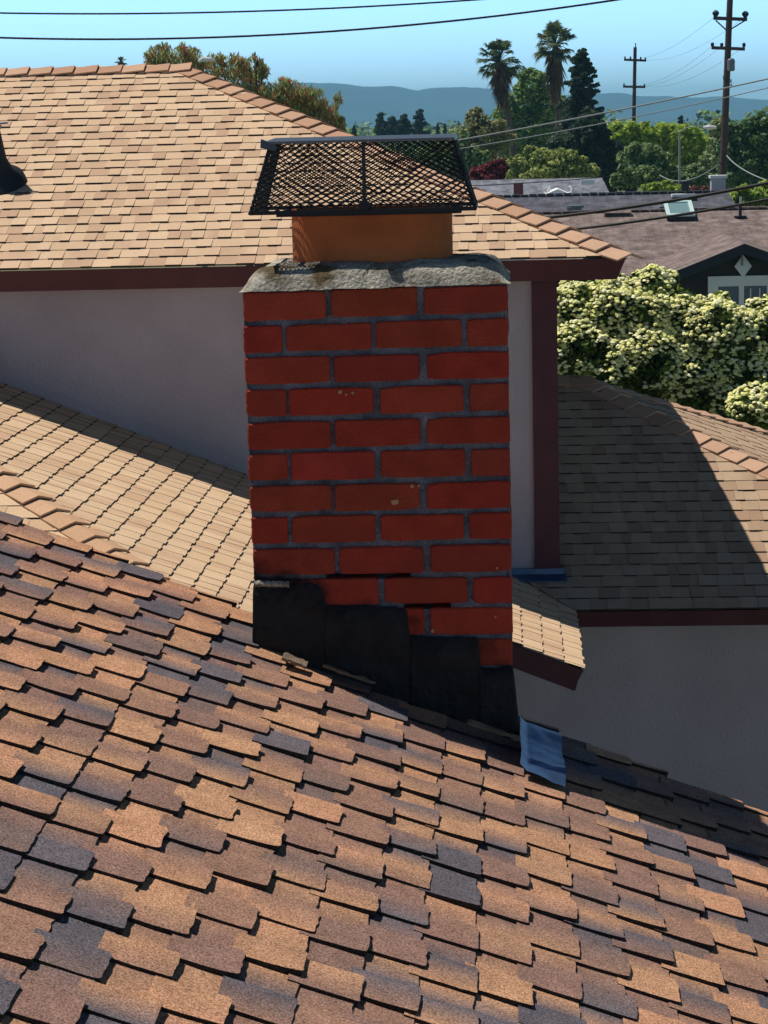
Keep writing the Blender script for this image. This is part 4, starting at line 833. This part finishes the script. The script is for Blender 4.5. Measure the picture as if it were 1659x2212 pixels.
# distant belt of trees, seen as one mass
m = MB(); rnd = random.Random(90)
for i in range(260):
    Y = rnd.uniform(380, 1500); px = rnd.uniform(-300, 2100); c = at(px, 284, Y); hgt = rnd.uniform(6, 9.); leafblob(m, (c.x, Y, hgt*.55), (rnd.uniform(4, 9), 5, hgt*.55), 90, .9, G1+G2+GD, rnd, 0, .6)
m.build('distant_woods', M['leaf'], None, kind='stuff')

# ================================================================== poles and wires
def curve(a, b, sag, n=24):
    a, b = Vector(a), Vector(b); return [a.lerp(b, i/n)-UZ*sag*4*(i/n)*(1-i/n) for i in range(n+1)]
def line3(p1, p2, p3, n=30):  # smooth curve through three points
    out = []
    p1, p2, p3 = map(Vector, (p1, p2, p3))
    t2 = (p2-p1).length/((p2-p1).length+(p3-p2).length)
    for i in range(n+1):
        t_ = i/n; out.append(p1*((t_-t2)*(t_-1)/(t2))+p2*(t_*(t_-1)/(t2*(t2-1)))+p3*(t_*(t_-t2)/(1-t2)))
    return out
def wire(label, pts, r_, mt='wire'):
    m_ = MB(); m_.tube(pts, r_, 6); o = m_.build('power_line', M[mt], None, smooth=True); o['label'] = label; o['category'] = 'cable'; return o
def pole(label, top, base, Y, rt, arms, seed):
    t_ = thing('utility_pole', label, 'utility pole'); a = at(*top, Y); b_ = at(*base, Y); d = (a-b_).normalized(); g_ = b_-d*(b_.z/d.z)
    m_ = MB(); m_.tube([g_, g_.lerp(a, .5), a], [rt*1.5, rt*1.2, rt], 12); m_.build('pole', M['wood'], t_)
    for (x0, y0, x1, y1, th) in arms:
        p0, p1 = at(x0, y0, Y-.2), at(x1, y1, Y-.2); m_ = MB(); m_.bar(p0, p1, .1, th); m_.build('crossarm', M['wood'], t_)
    return t_
YP = 85.
up = pole('tall near wooden utility pole with two crossarms and a grey can at right', (1578, -30), (1561, 390), YP, .115, [(1541, 39, 1614, 42, .13), (1537, 103, 1609, 106, .12)], 1)
for (x, y) in ((1546, 36), (1610, 38)): c = at(x, y, YP-.2); m = MB(); m.tube([c-UZ*.02, c+UZ*.06, c+UZ*.1, c+UZ*.16, c+UZ*.24], [.04, .1, .13, .13, .05], 10); m.build('insulator', M['lead'], up)
for (x, y) in ((1539, 101), (1559, 102), (1607, 102)): c = at(x, y, YP-.2); m = MB(); m.tube([c, c+UZ*.1, c+UZ*.16], [.05, .07, .04], 8); m.build('insulator', M['lead'], up)
for (x, xe) in ((1546, 1570), (1610, 1574)): m = MB(); m.bar(at(x, 44, YP-.27), at(xe, 66, YP-.27), .04, .05); m.build('brace', M['wood'], up)
c = at(1579, 140, YP-.1); m = MB(); m.tube([c-UZ*.24, c-UZ*.2, c+UZ*.18, c+UZ*.24], [.1, .15, .15, .08], 12); m.build('transformer', M['greymetal'], up)
for (x, y) in ((1563, 168), (1579, 175), (1580, 185)): c = at(x, y, YP-.1); m = MB(); m.tube([c-UZ*.07, c+UZ*.07], .025, 6); m.bar(c, Vector((at(1572, y, YP).x, YP, c.z)), .02, .02); m.build('bracket', M['greymetal'], up)
up2 = pole('farther thin utility pole with two crossarms rising behind the yellow green tree', (1372, 102), (1369, 262), 132., .1, [(1348, 129, 1396, 131, .13), (1346, 187, 1394, 188, .13)], 2)
for (x, y) in ((1350, 128), (1362, 128), (1384, 129), (1394, 130), (1348, 186), (1392, 187)): c = at(x, y, 131.8); m = MB(); m.tube([c, c+UZ*.16], [.06, .04], 6); m.build('insulator', M['lead'], up2)
c = at(1373, 104, 132); m = MB(); m.tube([c, c+UZ*.3], .03, 6); m.build('insulator', M['lead'], up2)
# street lamp
sl_ = thing('street_lamp', 'slim grey street lamp with curved arm in front of the yellow green tree', 'street lamp'); a, b_ = at(1466, 286, 80), at(1468, 412, 80)
m = MB(); m.tube([(b_.x, 80, 0), (b_.x, 80, a.z)], [.06, .035], 8); m.build('pole', M['wiregrey'], sl_)
m = MB(); m.tube([a, at(1480, 277, 80), at(1500, 273, 80), at(1522, 273, 80)], .02, 6); m.build('arm', M['wiregrey'], sl_)
c = at(1532, 275, 80); m = MB(); m.tube([c-Vector((.22, 0, 0)), c, c+Vector((.25, 0, -.01))], [.04, .1, .05], 8); m.build('lamp_head', M['white'], sl_)
s2 = thing('street_lamp', 'pale street lamp head poking out of the drooping tree above the roof', 'street lamp'); c = at(444, 130, 41.2)
m = MB(); m.tube([c-Vector((.14, 0, .02)), c-Vector((.05, 0, -.02)), c+Vector((.1, 0, .01)), c+Vector((.18, 0, -.02))], [.015, .05, .04, .015], 10); m.build('lamp_head', M['white'], s2)
m = MB(); m.tube([(c.x-.5, 43.6, 0), (c.x-.5, 43.6, c.z-.5), (c.x-.4, 43.2, c.z-.1), (c.x-.1, 41.3, c.z)], [.08, .05, .03, .02], 8); m.build('pole', M['wiregrey'], s2)
# overhead wires
wire('upper of the two black wires crossing the sky at the top left', line3(at(-300, 19, 33), at(420, 27.5, 33), at(1150, -10, 33)), .0135)
wire('lower of the two black wires crossing the sky above the roof ridge', line3(at(-300, 66, 32), at(420, 82, 32), at(1500, -28, 32)), .0155)
wire('upper thick black service cable running right from behind the upper hip', line3(at(1100, 478, 21.5), at(1430, 437, 21), at(1900, 340, 20.5)), .0165)
wire('lower thick black service cable crossing in front of the skylight', line3(at(1150, 505, 21), at(1430, 470, 20.5), at(1900, 380, 20)), .0135)
wire('upper pale grey cable rising to the right across the palms', line3(at(990, 303, 60), at(1320, 241, 60), at(1900, 116, 60)), .021, 'wiregrey')
wire('lower pale grey cable rising to the right below its twin', line3(at(990, 322, 61), at(1340, 259, 61), at(1900, 130, 61)), .014, 'wiregrey')
wire('white drooping cable from the near utility pole down to the right edge', line3(at(1569, 335, 85), at(1605, 366, 80), at(1760, 415, 70)), .022, 'wiregrey')
wire('white sagging cable left of the near utility pole above the dark grey roof', line3(at(1425, 378, 90), at(1470, 391, 88), at(1559, 350, 85)), .02, 'wiregrey')
wire('thin dark wire over the pale grey roof', line3(at(1010, 402, 74), at(1240, 388, 78), at(1561, 352, 85)), .016)
wires = [((1546, 34), (1350, 127), 4), ((1610, 36), (1394, 129), 4), ((1539, 99), (1348, 185), 3), ((1559, 100), (1362, 186), 3), ((1607, 101), (1392, 186), 3)]
nmw = ['outer left upper', 'outer right upper', 'left lower', 'middle lower', 'right lower']
for (a, b_, sg), nm_ in zip(wires, nmw):
    wire(nm_+' thin wire strung between the two utility poles', curve(at(*a, YP-.2), at(*b_, 131.8), .5), .0045)
# ================================================================== haze
hz = bpy.data.materials.new('haze'); hz.use_nodes = True; t_ = hz.node_tree; t_.nodes.remove(t_.nodes['Principled BSDF']); vo = t_.nodes.new('ShaderNodeVolumePrincipled')
vo.inputs['Color'].default_value = (.32, .73, 1, 1); vo.inputs['Density'].default_value = .00022; vo.inputs['Anisotropy'].default_value = .1
t_.links.new(vo.outputs[0], t_.nodes['Material Output'].inputs['Volume'])
m = MB(); m.box((-8200, -500, -1), (8200, 9500, 155)); h = m.build('haze', hz, None, kind='stuff'); h.display_type = 'WIRE'
